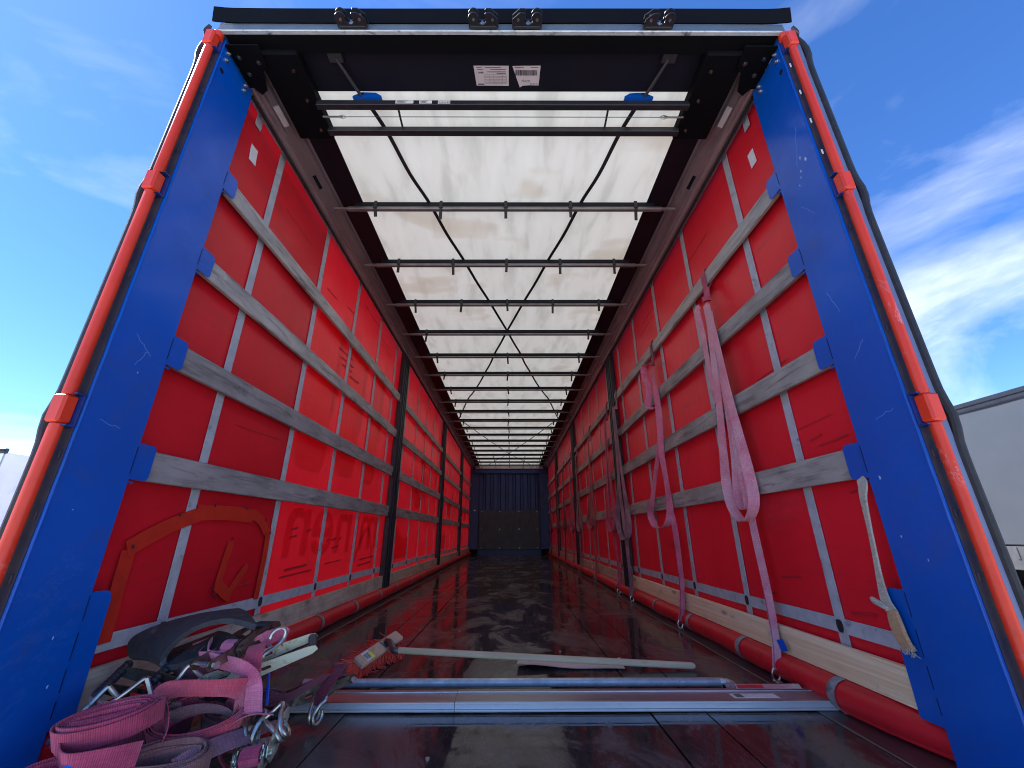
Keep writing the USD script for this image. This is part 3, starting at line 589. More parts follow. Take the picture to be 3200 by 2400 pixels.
# roof sheet, its dark edge bands, the bows and belts
ny, nx = 160, 25
Y, X = np.meshgrid(np.linspace(0.03, 12.2, ny), np.linspace(-0.965, 0.965, nx), indexing='ij')
ph = (Y - 0.957) / 0.5924
Z = 2.668 - 0.010 * np.abs(np.sin(np.pi * ph)) ** 0.7 * (1 - (X / 0.965) ** 4) + 0.004 * (meshkit.noise(np.stack([X * 3 + Y, Y * 2.2, 0 * X], -1), 8) - 0.5)
idx = np.arange(ny * nx).reshape(ny, nx); q = np.stack([idx[:-1, :-1], idx[:-1, 1:], idx[1:, 1:], idx[1:, :-1]], -1).reshape(-1, 4)
rs = part(TR, 'roof_sheet', RM(np.stack([X, Y, Z], -1).reshape(-1, 3), np.vstack([q[:, [0, 1, 2]], q[:, [0, 2, 3]]])), 'roof_white', smooth=True, label='translucent white roof sheet with brown stains')
for s in (-1, 1):
    part(rs, 'edge_band', xz_prism([(s * x, z) for x, z in [(0.945, 2.662), (1.105, 2.692), (1.105, 2.697), (0.945, 2.667)]], 0.05, 12.2), 'dark_tarp', smooth=False)
BOWS = [0.957 + 0.5924 * k for k in range(19)]
for k, y in enumerate(BOWS):
    b = part(TR, 'roof_bow', bx(-1.035, 1.035, y - 0.016, y + 0.016, 2.590, 2.612, 0.005), 'bow_aluminium', smooth=False)
    part(b, 'bow_sleeve', bx(-0.99, 0.99, y - 0.0175, y + 0.0175, 2.6125, 2.646, 0.003), 'dark_tarp', smooth=False)
    for s in (-1, 1):
        part(b, 'bow_end', bx(s * 1.035, s * 1.125, y - 0.010, y + 0.010, 2.594, 2.610, 0.002), 'bow_aluminium', smooth=False)
    xs = [-0.85, -0.42, 0.005, 0.43, 0.86] if k < 3 or k >= 15 else ([-0.86, 0.87] if k == 3 else [-0.85, 0.0, 0.86])
    for x in xs:
        L = 0.062 + 0.014 * math.sin(k * 5.1 + x * 9)
        sw = 0.012 * math.sin(k * 3.3 + x * 7)
        if k < 13:
            part(b, 'buckle_strap', [ribbon([(x, y - 0.020, 2.650), (x, y - 0.0205, 2.60), (x, y - 0.012, 2.588), (x + sw * 0.5, y - 0.006, 2.565), (x + sw, y + 0.002, 2.588 - L)], (1, 0, 0), 0.020, 0.003, n=3),
                                     bx(x - 0.014, x + 0.014, y - 0.024, y - 0.0190, 2.594, 2.606, 0.001)], 'black_webbing')
        else:
            part(b, 'buckle_strap', bx(x - 0.010, x + 0.010, y - 0.006, y, 2.588 - L, 2.589, 0.001), 'black_webbing', smooth=False)


def belt(pts, w=0.022):
    P = smooth_path([(x, y, z) for x, y, z in pts], 6)
    return ribbon(P, np.cross(np.gradient(P, axis=0), [0, 0, 1.0]), w, 0.003, n=0)


for s in (-1, 1):
    part(rs, 'roof_belt', belt([(s * 0.70, 0.23, 2.63), (s * 0.638, 0.45, 2.652), (s * 0.575, 0.72, 2.645), (s * 0.503, 0.957, 2.654), (s * 0.428, 1.25, 2.648), (s * 0.34, 1.549, 2.654), (s * 0.255, 1.85, 2.646), (s * 0.172, 2.14, 2.654), (s * 0.085, 2.44, 2.648), (s * 0.006, 2.734, 2.655)]), 'black_webbing')
    part(rs, 'roof_belt', belt([(-s * 0.004, 2.734, 2.651), (s * 0.08, 3.05, 2.645), (s * 0.155, 3.33, 2.652), (s * 0.22, 3.62, 2.646), (s * 0.30, 3.92, 2.652), (s * 0.38, 4.22, 2.646), (s * 0.46, 4.51, 2.652), (s * 0.56, 4.81, 2.646), (s * 0.655, 5.10, 2.652), (s * 0.80, 5.69, 2.650), (s * 0.94, 6.28, 2.652)]), 'black_webbing')
    part(rs, 'roof_belt', belt([(s * 0.94, 6.32, 2.650), (s * 0.5, 8.0, 2.648), (s * 0.02, 9.75, 2.650 + 0.003 * s), (-s * 0.5, 11.2, 2.648), (-s * 0.80, 12.15, 2.650)], 0.022), 'black_webbing')

# rear roof carriage: dark plate with two stickers, two cross beams, braces, cable
rc = part(TR, 'roof_carriage', bx(-1.09, 1.09, 0.055, 0.240, 2.656, 2.664, 0.001), 'dark_tarp', smooth=False)
for s in (-1, 1):
    part(rc, 'side_plate', bx(s * 0.918, s * 1.10, 0.04, 0.455, 2.60, 2.655, 0.004), 'void_black', smooth=False)
    for y in (0.11, 0.245, 0.40):
        part(rc, 'carriage_bolt', hexbolt((s * 0.965, y, 2.599), (0, 0, -1), 0.0065), 'zinc_dark')
    part(rc, 'brace', cyl((s * 0.765, 0.085, 2.640), (s * 0.700, 0.235, 2.618), 0.008, 10), 'black_steel')
    part(rc, 'brace_clamp', bx(s * 0.735, s * 0.80, 0.06, 0.10, 2.636, 2.6555, 0.003), 'black_steel', smooth=False)
    part(rc, 'brace_foot', xz_prism([(s * x, z) for x, z in [(0.60, 2.6105), (0.60, 2.618), (0.63, 2.641), (0.70, 2.645), (0.742, 2.618), (0.742, 2.6105)]], 0.236, 0.276), 'blue_paint', smooth=False)
    part(rc, 'cable_end', [cyl((s * 0.82, 0.322, 2.590), (s * 0.92, 0.322, 2.590), 0.0045, 8), tube([(s * 0.80, 0.322, 2.590), (s * 0.82, 0.316, 2.594), (s * 0.845, 0.322, 2.590), (s * 0.82, 0.328, 2.586), (s * 0.80, 0.322, 2.590)], 0.0022, 6, n=4)], 'silver_bolt')
    part(rc, 'cross_strap', ribbon([(s * 0.531, 0.272, 2.612), (s * 0.533, 0.34, 2.610), (s * 0.535, 0.395, 2.612)], (1, 0, 0), 0.010, 0.002, n=0), 'black_webbing')
part(rc, 'cable', cyl((-0.82, 0.322, 2.590), (0.82, 0.322, 2.590), 0.0018, 6), 'rail_steel')
b1 = part(rc, 'cross_beam', bx(-0.925, 0.925, 0.250, 0.280, 2.578, 2.610, 0.002), 'black_paint', smooth=False)
part(rc, 'cross_beam', bx(-0.925, 0.925, 0.388, 0.420, 2.578, 2.610, 0.002), 'black_paint', smooth=False)


def flat_text(txt, h, at, xdir, ydir, mirror=False):
    """lettering lying in the plane of xdir and ydir, centred on the point at"""
    m = meshkit.text_mesh(txt, h, 0.0006); vv = np.array(m.vertices); vv[:, 0] -= (vv[:, 0].min() + vv[:, 0].max()) / 2; vv[:, 1] -= h / 2
    xd, yd = np.array(xdir, float), np.array(ydir, float); nd = np.cross(xd, yd)
    return RM(np.asarray(at) + vv[:, :1] * xd + vv[:, 1:2] * yd + vv[:, 2:] * nd, m.faces)


for (x0, x1, txt) in ((-0.532, -0.444, None), (-0.415, -0.352, None), (-0.322, -0.262, 'P163418SI')):
    part(rc, 'beam_sticker', bx(x0, x1, 0.2488, 0.2496, 2.584, 2.605), 'paper_white', smooth=False)
    if txt:
        part(rc, 'sticker_print', flat_text(txt, 0.009, ((x0 + x1) / 2, 0.2486, 2.592), (1, 0, 0), (0, 0, 1)), 'print_black', smooth=False)
    else:
        for zz, w in ((2.600, 0.7), (2.594, 0.5), (2.589, 0.6)):
            part(rc, 'sticker_print', bx(x0 + 0.006, x0 + 0.006 + (x1 - x0 - 0.012) * w, 0.2480, 0.2486, zz - 0.0012, zz + 0.0012), 'print_black', smooth=False)
# the two paper stickers on the plate (upside down as seen from the yard)
zs = 2.6545
part(rc, 'sticker', xy_prism([(-0.138, 0.121), (0.028, 0.121), (0.028, 0.212), (-0.130, 0.210)], zs, zs + 0.001), 'sticker_pink', smooth=False)
part(rc, 'sticker', xy_prism([(0.045, 0.122), (0.178, 0.120), (0.174, 0.209), (0.128, 0.208), (0.095, 0.211), (0.082, 0.219)], zs, zs + 0.001), 'sticker_pink', smooth=False)
zt = zs - 0.0004
ln = []
for (x0, x1, y) in ((-0.085, -0.01, 0.128), (-0.06, 0.014, 0.137), (-0.075, 0.014, 0.147), (-0.03, 0.014, 0.154), (-0.125, -0.10, 0.128), (-0.122, -0.095, 0.136), (-0.115, -0.095, 0.148), (-0.118, -0.09, 0.152)):
    ln.append(bx(x0, x1, y - 0.0012, y + 0.0012, zt - 0.0005, zt))
for y in (0.160, 0.167, 0.174, 0.181, 0.188, 0.195, 0.199):
    ln.append(bx(-0.088, 0.016, y - 0.0004, y + 0.0004, zt - 0.0005, zt))
for x in (-0.088, -0.064, -0.044, -0.004, 0.016):
    ln.append(bx(x - 0.0004, x + 0.0004, 0.160, 0.199, zt - 0.0005, zt))
ln.append(bx(-0.122, -0.092, 0.2005, 0.2055, zt - 0.0005, zt))
part(rc, 'sticker_print', ln, 'print_black', smooth=False)
r3 = np.random.default_rng(2); bars = []; x = 0.060
while x < 0.162:
    w = r3.choice([0.0008, 0.0016, 0.003]); bars.append(bx(x, x + w, 0.139, 0.163, zt - 0.0005, zt)); x += w + r3.choice([0.0008, 0.0014, 0.0024])
bars += [bx(0.056, 0.10, 0.127, 0.129, zt - 0.0005, zt), bx(0.132, 0.168, 0.127, 0.129, zt - 0.0005, zt)]
part(rc, 'sticker_print', bars, 'print_black', smooth=False)
part(rc, 'sticker_print', [flat_text('m+h', 0.014, (0.110, 0.187, zt), (-1, 0, 0), (0, -1, 0)), flat_text('S 9013', 0.008, (0.150, 0.202, zt), (-1, 0, 0), (0, -1, 0))], 'print_black', smooth=False)

# rear header beam with its keepers
hd = part(TR, 'header_beam', yz_prism([(-0.030, 2.6335), (-0.026, 2.692), (0.05, 2.70), (0.05, 2.642), (0.02, 2.640)], -1.232, 1.232), 'header_paint', smooth=False)
part(hd, 'header_sill', yz_prism([(-0.030, 2.6300), (-0.0335, 2.6315), (-0.0325, 2.6365), (-0.024, 2.6365), (-0.017, 2.6350), (-0.017, 2.6300)], -1.235, 1.235), 'weld_strip', smooth=False)
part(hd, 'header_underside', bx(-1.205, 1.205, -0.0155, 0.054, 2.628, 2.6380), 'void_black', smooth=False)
lipP = []
for x in np.linspace(-1.262, 1.268, 60):
    e = max(0, abs(x) - 1.16) / 0.10
    lipP.append((x, -0.038 - 0.004 * e ** 2, 2.722 + 0.003 * math.sin(x * 2.1) + 0.004 * e))
lip = ribbon(lipP, (0, -0.28, 1), 0.068, 0.006, n=0)
part(hd, 'rubber_lip', RM(lip.vertices, lip.faces), 'void_black', smooth=False)
for i, x in enumerate((-0.646, -0.081, 0.109, 0.676)):
    m = -1 if x > 0 else 1
    pr = unary_union([sg.box(-0.060, -0.018, 0.064, 0.0), sg.Point(-0.040, -0.034).buffer(0.024), sg.box(-0.062, -0.034, -0.022, 0.0), sg.Polygon([(0.008, 0.0), (0.008, -0.052), (0.012, -0.056), (0.034, -0.056), (0.064, -0.034), (0.066, 0.0)])])
    pr = pr.difference(sg.Point(-0.004, -0.030).buffer(0.0165)).buffer(0.002).buffer(-0.002)
    pr = affinity.translate(affinity.scale(pr, m, 1, origin=(0, 0)), x, -0.034)
    kp = part(TR, 'lock_keeper', [xy_prism(pr, 2.642, 2.647), xy_prism(pr, 2.672, 2.677), bx(x - 0.058, x + 0.058, -0.044, -0.031, 2.640, 2.690, 0.003)], 'black_paint', smooth=False)
    for dx in (-0.040, 0.040):
        part(kp, 'keeper_pin', cyl((x + m * dx, -0.066, 2.640), (x + m * dx, -0.066, 2.682), 0.006, 10), 'silver_bolt')
    part(kp, 'keeper_screw', hexbolt((x - m * 0.004, -0.044, 2.660), (0, -1, 0), 0.008, 0.004), 'silver_bolt')

# rear posts
for s in (-1, 1):
    poly = sg.Polygon([(PX + 0.004, 0.0), (PX, 0.005), (PX, 0.211), (PX + 0.006, 0.211), (PX + 0.006, 0.012), (1.30, 0.012), (1.30, 0.0)])
    po = part(TR, 'rear_post', [xy_prism(affinity.scale(poly, s, 1, origin=(0, 0)), -0.30, 2.555), xy_prism(affinity.scale(sg.Polygon([(PX + 0.004, 0.0), (PX, 0.005), (PX, 0.205), (PX + 0.006, 0.205), (PX + 0.006, 0.012), (1.285, 0.012), (1.285, 0.0)]), s, 1, origin=(0, 0)), 2.555, 2.634),
                                bx(s * (PX + 0.0062), s * 1.262, 0.0125, 0.205, -0.30, 2.60)], 'blue_paint', smooth=False, label='blue rear post on the left' if s < 0 else 'blue rear post on the right')
    part(po, 'weld_bead', tube([(s * (PX - 0.0005), 0.0015, z) for z in np.linspace(-0.05, 2.62, 40)], [0.0026 + 0.0012 * math.sin(i * 2.7) for i in range(40)], 8), 'blue_paint')
    for (z0, z1) in SLATS:
        pp = sg.box(0.2105, z0 - 0.004, 0.284, z1 + 0.012).buffer(-0.016).buffer(0.016, quad_segs=4)
        pp = unary_union([pp, sg.box(0.2105, z0 - 0.004, 0.25, z1 + 0.012)])
        part(po, 'slat_bracket', [yz_prism(pp, s * (PX + 0.0015) if s > 0 else -(PX + 0.0045), s * (PX + 0.0045) if s > 0 else -(PX + 0.0015)), bx(s * (PX + 0.0045), s * 1.255, 0.212, 0.236, z0 - 0.016, z0 - 0.011)], 'blue_paint', smooth=False)
        part(po, 'bracket_gap', bx(s * (PX + 0.0006), s * (PX - 0.0006), 0.2075, 0.2100, z0 + 0.012, z1 - 0.002), 'dark_gap', smooth=False)
    pp = sg.box(0.2105, 0.095, 0.284, 0.433).buffer(-0.03).buffer(0.03, quad_segs=6); pp = unary_union([pp, sg.box(0.2105, 0.095, 0.245, 0.433), sg.box(0.22, 0.095, 0.284, 0.15)])
    part(po, 'slat_bracket', yz_prism(pp, s * (PX + 0.0015) if s > 0 else -(PX + 0.0045), s * (PX + 0.0045) if s > 0 else -(PX + 0.0015)), 'blue_paint', smooth=False)
    for za, zb in ((0.36, 0.425), (0.26, 0.33), (0.185, 0.24), (0.125, 0.165)):
        part(po, 'bracket_gap', bx(s * (PX + 0.0006), s * (PX - 0.0006), 0.2080, 0.2102, za, zb), 'dark_gap', smooth=False)
    for (y, z) in ((0.037, 2.658 - 0.045), (0.032, 2.611 - 0.028), (0.032, 2.560 - 0.02), (0.10, 2.60), (0.164, 2.60), (0.159, 2.57), (0.158, 2.537)):
        part(po, 'post_bolt', hexbolt((s * PX, y, z), (-s, 0, 0), 0.0085, 0.007), 'silver_bolt')
    part(po, 'post_hole', tube([(s * (PX - 0.0004), 0.030, 2.468), (s * (PX + 0.001), 0.030, 2.468)], 0.011, 14), 'dark_gap')
    gp = sg.Polygon([(1.207, 0.0), (1.064, 0.0), (1.072, 0.085), (1.106, 0.115), (1.130, 0.193), (1.165, 0.213), (1.187, 0.18), (1.207, 0.18)]).buffer(0.006).buffer(-0.006)
    gs = part(po, 'gusset', xy_prism(affinity.scale(gp, s, 1, origin=(0, 0)), 2.588, 2.594), 'void_black', smooth=False)
    for (x, y) in ((1.175, 0.05), (1.10, 0.07), (1.17, 0.12)):
        part(gs, 'gusset_bolt', hexbolt((s * x, y, 2.588), (0, 0, -1), 0.008, 0.006), 'zinc_dark')
    cr = np.random.default_rng(31 + s)
    spots = [(0.055, 1.99, 0.013), (0.075, 2.02, 0.009), (0.09, 1.965, 0.008), (0.10, 1.94, 0.006), (0.115, 1.915, 0.005), (0.170, 0.76, 0.009), (0.10, 0.52, 0.005), (0.16, 0.58, 0.006)] if s > 0 else [(0.12, 1.10, 0.004), (0.07, 0.66, 0.003), (0.14, 0.33, 0.004), (0.17, 0.21, 0.005)]
    for (y, z, r) in spots:
        a_ = np.sort(cr.uniform(0, 2 * np.pi, 9)); rr_ = r * cr.uniform(0.35, 1.0, 9)
        pg = sg.Polygon([(y + q * math.cos(t) * 0.55, z + q * math.sin(t)) for q, t in zip(rr_, a_)]).buffer(0.0004)
        part(po, 'paint_chip', yz_prism(pg, *sorted((s * (PX - 0.0004), s * (PX + 0.0005)))), 'chip_grey', smooth=False)
    for (y, z, dy, dz) in ((0.07, 1.20, 0.05, -0.05), (0.05, 0.95, 0.07, -0.015), (0.10, 2.0, -0.05, 0.16), (0.09, 1.75, 0.05, 0.08), (0.12, 1.33, 0.03, 0.10)) if s > 0 else ((0.07, 1.22, 0.075, -0.05), (0.055, 0.92, 0.07, -0.012), (0.10, 1.12, 0.03, 0.06)):
        n_ = 9; Pp = [(y + dy * t + cr.normal(0, 0.0016), z + dz * t + cr.normal(0, 0.0016)) for t in np.linspace(0, 1, n_)]
        part(po, 'paint_scratch', yz_prism(sg.LineString(Pp).buffer(0.0007), *sorted((s * (PX - 0.0003), s * (PX + 0.0005)))), 'chip_blue', smooth=False)
    # folded rear door with hinge tube, hinges and seal
    dr = part(TR, 'rear_door', bx(s * 1.284, s * 1.312, 0.008, 1.235, -0.02, 2.60, 0.004), 'blue_dark', smooth=False, label='rear door folded back along the left side' if s < 0 else 'rear door folded back along the right side')
    part(dr, 'door_edge', bx(s * 1.258, s * (1.298 if s > 0 else 1.275), -0.010, -0.0008, -0.02, 2.59, 0.003), 'blue_dark' if s < 0 else 'door_grey', smooth=False)
    zz = np.linspace(-0.02, 2.665, 70)
    so = 1.304 if s > 0 else 1.286
    P = [(s * (so + 0.010 * sum(math.exp(-((z - h) / 0.055) ** 2) for h in (0.905, 1.75, 2.53)) - (0.035 * max(0, z - 2.60) / 0.06)), -0.006 - 0.004 * sum(math.exp(-((z - h) / 0.05) ** 2) for h in (0.905, 1.75, 2.53)), z) for z in zz]
    part(dr, 'door_seal', tube(P, 0.0135 if s > 0 else 0.0115, 10), 'black_rubber')
    part(dr, 'door_seal', ribbon([(s * 1.275, -0.02, 2.60), (s * 1.28, -0.025, 2.635), (s * 1.268, -0.03, 2.668)], (s * 0.7, -0.7, 0), [0.02, 0.022, 0.012], 0.004, n=4), 'black_rubber')
    tx_, ty_ = (1.238 if s > 0 else -1.242), -0.026
    for z0, z1 in ((-0.30, 0.887), (0.972, 1.735), (1.822, 2.535)):
        part(dr, 'hinge_tube', place(tube([(0, 0, z0), (0, 0, z0 + 0.004), (0, 0, z1 - 0.004), (0, 0, z1)], [0.012, 0.0152, 0.0152, 0.012] if s > 0 else [0.0135, 0.0165, 0.0165, 0.0135], 8), np.array(trimesh.transformations.rotation_matrix(math.pi / 8, (0, 0, 1)))[:3, :3], (tx_, ty_, 0)), 'orange_paint', smooth=50)
    for z in (0.930, 1.778, 2.578):
        part(dr, 'hinge', bx(tx_ + s * 0.003 - 0.0205, tx_ + s * 0.003 + 0.0205, ty_ - 0.020, ty_ + 0.020, z - 0.041, z + 0.041, 0.006), 'orange_paint', smooth=False)
        part(dr, 'hinge_bracket', [bx(s * 1.212, s * 1.268, -0.0062, -0.0042, z - 0.052, z + 0.050), bx(s * 1.213, s * 1.235, -0.03, -0.004, z - 0.050, z - 0.046), bx(s * 1.213, s * 1.235, -0.03, -0.004, z + 0.044, z + 0.048)], 'blue_dark', smooth=False)
    part(dr, 'hinge_cap', [tube([(tx_ - s * 0.012, ty_ + 0.008, 2.60), (tx_ - s * 0.012, ty_ + 0.008, 2.628), (tx_ - s * 0.012, ty_ + 0.008, 2.634)], [0.020, 0.020, 0.013], 12)], 'orange_paint')
    part(dr, 'door_gasket', bx(s * 1.2155, s * 1.2575, -0.0040, -0.0006, -0.25, 2.56, 0.001), 'rear_shade', smooth=False)  # added dark strip: paints the hinge tube shade on the post rear face
    for z in (2.453, 2.287, 2.123, 1.955, 1.60, 1.40, 1.20, 0.804, 0.641, 0.488):
        part(dr, 'door_clip', bx(s * 1.2205, s * 1.2275, -0.0085, -0.0042, z - 0.012, z + 0.012, 0.002), 'paper_white' if (z > 1.9 and s > 0) else 'rear_shade', smooth=False)  # the darkened clips carry the same painted shade

# bulkhead at the far end
bh = part(TR, 'bulkhead', bx(-1.29, 1.29, LEN + 0.012, LEN + 0.04, -0.16, 2.80), 'blue_dark', smooth=False)  # same blue as the posts; the far-end dark is put into its colour
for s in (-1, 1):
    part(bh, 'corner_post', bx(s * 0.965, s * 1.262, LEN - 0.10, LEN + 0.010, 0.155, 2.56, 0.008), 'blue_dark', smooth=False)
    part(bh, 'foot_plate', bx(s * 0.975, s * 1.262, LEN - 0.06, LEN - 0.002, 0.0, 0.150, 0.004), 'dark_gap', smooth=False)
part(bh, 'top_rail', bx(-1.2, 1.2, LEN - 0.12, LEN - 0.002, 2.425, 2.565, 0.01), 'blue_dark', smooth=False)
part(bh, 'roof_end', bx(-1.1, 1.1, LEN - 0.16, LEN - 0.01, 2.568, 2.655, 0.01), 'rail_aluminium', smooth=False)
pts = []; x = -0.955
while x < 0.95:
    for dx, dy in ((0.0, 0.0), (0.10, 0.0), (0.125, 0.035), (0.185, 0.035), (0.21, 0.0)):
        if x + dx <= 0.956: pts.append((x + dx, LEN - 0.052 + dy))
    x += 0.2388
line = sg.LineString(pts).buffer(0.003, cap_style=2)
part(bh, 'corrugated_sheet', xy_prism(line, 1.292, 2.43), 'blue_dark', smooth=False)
kp = part(bh, 'kick_plate', bx(-0.945, 0.945, LEN - 0.075, LEN - 0.060, 0.165, 1.297, 0.004), 'black_steel', smooth=False)
for x in (-0.86, -0.30, 0.30, 0.86):
    for z in (0.20, 0.74, 1.26):
        part(kp, 'plate_screw', hexbolt((x, LEN - 0.075, z), (0, -1, 0), 0.011, 0.006), 'silver_bolt')
part(bh, 'plate_label', bx(-1.12, -1.06, LEN - 0.103, LEN - 0.101, 1.27, 1.31), 'paper_white', smooth=False)

# ------------------------------------------------------------------ neighbouring trailers
def box_trailer(label, R, t, L, H0, H1, tarp, rail_h):
    T = thing('parked_trailer', label, 'trailer', (t[0], t[1], -1.2), group=None)
    def p(name, m, mt): part(T, name, place(m, R, t), mt, smooth=False)
    n = 60
    xs = np.linspace(0.02, L - 0.02, n); zs_ = np.linspace(H0, H1, 10)
    XX, ZZ = np.meshgrid(xs, zs_, indexing='ij'); YY = -0.012 * meshkit.noise(np.stack([XX * 1.4, ZZ * 0.6, 0 * XX], -1), 2) - 0.006 * np.sin(XX * 2 * np.pi / 0.6) ** 8
    idx = np.arange(n * 10).reshape(n, 10); q = np.stack([idx[:-1, :-1], idx[1:, :-1], idx[1:, 1:], idx[:-1, 1:]], -1).reshape(-1, 4)
    part(T, 'side_tarp', place(RM(np.stack([XX, YY, ZZ], -1).reshape(-1, 3), np.vstack([q[:, [0, 1, 2]], q[:, [0, 2, 3]]])), R, t), tarp, smooth=True)
    p('body', bx(0, L, 0.03, 2.5, H0 - 0.02, H1 + 0.03), tarp)
    p('top_rail', bx(-0.02, L + 0.02, -0.04, 0.06, H1, H1 + rail_h, 0.02), 'trailer_rail')
    p('rail_groove', bx(-0.02, L + 0.02, -0.046, -0.041, H1 + rail_h * 0.45, H1 + rail_h * 0.55), 'dark_gap')
    p('side_raves', bx(0, L, -0.03, 2.5, H0 - 0.38, H0 - 0.03, 0.01), 'trailer_alu')
    for x in np.arange(0.3, L, 0.6):
        p('tension_buckle', bx(x - 0.02, x + 0.02, -0.05, -0.03, H0 - 0.22, H0 - 0.04, 0.004), 'trailer_alu')
    p('chassis', bx(0.3, L - 0.3, 0.5, 2.0, H0 - 0.75, H0 - 0.39), 'dark_gap')
    p('side_guard', bx(2.0, L - 4.5, 0.0, 0.05, H0 - 1.05, H0 - 0.92, 0.01), 'trailer_alu')
    p('side_guard', bx(2.0, L - 4.5, 0.0, 0.05, H0 - 0.82, H0 - 0.69, 0.01), 'trailer_alu')
    for x in (2.5, L - 5.0):
        p('guard_bracket', bx(x, x + 0.06, 0.052, 0.12, H0 - 1.05, H0 - 0.39), 'dark_gap')
    for x in (L - 3.6, L - 2.3, L - 1.0):
        for yy in (0.18, 2.1):
            w = trimesh.creation.cylinder(0.5, 0.3, sections=28); w.apply_transform(trimesh.transformations.rotation_matrix(math.pi / 2, (1, 0, 0)))
            w.apply_translation((x, yy + 0.12, -1.2 + 0.5)); p('wheel', w, 'black_rubber')
            h = trimesh.creation.cylinder(0.28, 0.32, sections=20); h.apply_transform(trimesh.transformations.rotation_matrix(math.pi / 2, (1, 0, 0))); h.apply_translation((x, yy + 0.12, -0.7)); p('wheel_rim', h, 'trailer_alu')


# right neighbour stands parallel (its side faces -x), left one stands across the yard (its side faces the camera)
box_trailer('grey curtain-sided trailer with dark top rail parked on the right beyond the blue post', np.array([[0, 1, 0], [1, 0, 0], [0, 0, 1.0]]), (8.15, -3.5, 0), 13.6, 0.42, 2.60, 'tarp_grey', 0.17)
box_trailer('white curtain-sided trailer parked across the yard on the left', np.eye(3), (-26.5, 9.2, 0), 13.6, 0.30, 2.56, 'tarp_white', 0.13)


# ------------------------------------------------------------------ straps hanging from the top batten on the right
def lashing_ring(T, y, x=1.165):
    part(T, 'lashing_hook', [tube([(x + 0.016 * math.cos(a), y + 0.004, 0.030 + 0.022 * math.sin(a)) for a in np.linspace(0, 2 * np.pi, 20)], 0.0042, 8), bx(x - 0.012, x + 0.012, y - 0.02, y + 0.02, 0.002, 0.010, 0.003)], 'steel_wire')


def hanging_strap(label, y, mt, knot_mt, bands, tail, zk=1.90, w=0.05, ring=True, group='lashing straps hung over the top right batten', cat_='lashing strap'):
    """bands: list of [(y, z, turn, x offset)]; turn 0 = the band lies flat against the side, 1 = it stands edge-on"""
    T = thing('hanging_strap', label, cat_, (1.2, y, 0.0), group=group)
    fr = 1.212
    yk = bands[0][0][0]
    lp = [(fr - 0.006, y - 0.01, zk + 0.01, 0.1), (fr + 0.002, y, zk + 0.09, 0.0), (fr + 0.003, y + 0.004, 2.085, 0.0), (fr + 0.02, y + 0.006, 2.106, 0.0), (fr + 0.038, y + 0.006, 2.080, 0.0), (fr + 0.038, y + 0.004, 2.01, 0.0), (fr + 0.02, y - 0.004, 1.985, 0.0), (fr + 0.0, y - 0.012, 1.955, 0.15), (fr - 0.010, y - 0.012, zk - 0.01, 0.2)]
    part(T, 'choke_loop', ribbon([p[:3] for p in lp], [(-p[3], 1, -0.22) for p in lp], w, 0.003, n=6), knot_mt)
    a = np.linspace(0, 2 * np.pi, 22)
    part(T, 'knot', ribbon([(fr - 0.012 + 0.016 * math.cos(t), y - 0.012 + 0.034 * math.sin(t), zk + 0.014 * math.sin(t)) for t in a], (0.1, 0.25, 1), 0.030, 0.003, n=0), knot_mt)
    for b in bands:
        part(T, 'band', ribbon([(fr - 0.012 + (q[3] if len(q) > 3 else 0), q[0], q[1]) for q in b], [(-math.sin(q[2] * 1.571), math.cos(q[2] * 1.571), 0.0001) for q in b], w, 0.003, n=7), mt)
    if tail:
        part(T, 'tail_band', ribbon([(fr - 0.012 + (q[3] if len(q) > 3 else 0), q[0], q[1]) for q in tail], [(-math.sin(q[2] * 1.571), math.cos(q[2] * 1.571), 0.0001) for q in tail], [w * (0.92 if i < 2 else 0.72) for i in range(len(tail))], 0.003, n=7), mt)
        if ring:
            part(T, 'tail_band', ribbon([(fr - 0.016, tail[-3][0] + 0.02, tail[-3][1]), (fr - 0.022, tail[-2][0] + 0.018, tail[-2][1]), (fr - 0.048, tail[-1][0] + 0.012, tail[-1][1] - 0.005)], (0.6, 0.8, 0), w * 0.6, 0.003, n=5), knot_mt)
            lashing_ring(T, tail[-1][0], fr - 0.050)
    return T


h1 = hanging_strap('wide pink strap hung nearest the right blue post, with a blue tag', 0.945, 'strap_pink', 'strap_magenta', [
    [(1.02, 1.905, 0.0), (1.055, 1.87, 0.15, -0.004), (1.045, 1.70, 0.0), (1.05, 1.50, 0.05), (1.035, 1.29, 0.0)],
    [(0.945, 1.87, 0.0, -0.006), (0.94, 1.72, 0.0, -0.010), (0.965, 1.50, 0.1, -0.010), (1.00, 1.28, 0.1, -0.006), (1.045, 1.00, 0.25, -0.010), (1.068, 0.83, 0.5, -0.012), (1.045, 0.715, 0.8, -0.014), (0.975, 0.652, 1.0, -0.016), (0.895, 0.665, 1.0, -0.018), (0.838, 0.735, 0.85, -0.018), (0.832, 0.86, 0.5, -0.018), (0.855, 1.08, 0.2, -0.016), (0.88, 1.30, 0.08, -0.014), (0.90, 1.60, 0.0, -0.010), (0.925, 1.85, 0.0, -0.008)],
    [(0.925, 1.80, 0.0, 0.0), (0.93, 1.50, 0.0, 0.0), (0.935, 1.20, 0.1, 0.0), (0.955, 0.95, 0.3, 0.0), (0.985, 0.80, 0.7, 0.0), (0.965, 0.715, 1.0, -0.004), (0.915, 0.712, 1.0, -0.006), (0.895, 0.79, 0.7, -0.006), (0.905, 1.0, 0.3, -0.004), (0.915, 1.4, 0.0, -0.002)]],
    [(0.908, 0.80, 0.1), (0.917, 0.63, 0.1), (0.906, 0.36, 0.3), (0.902, 0.16, 0.35, -0.01), (0.896, 0.045, 0.4, -0.032)])
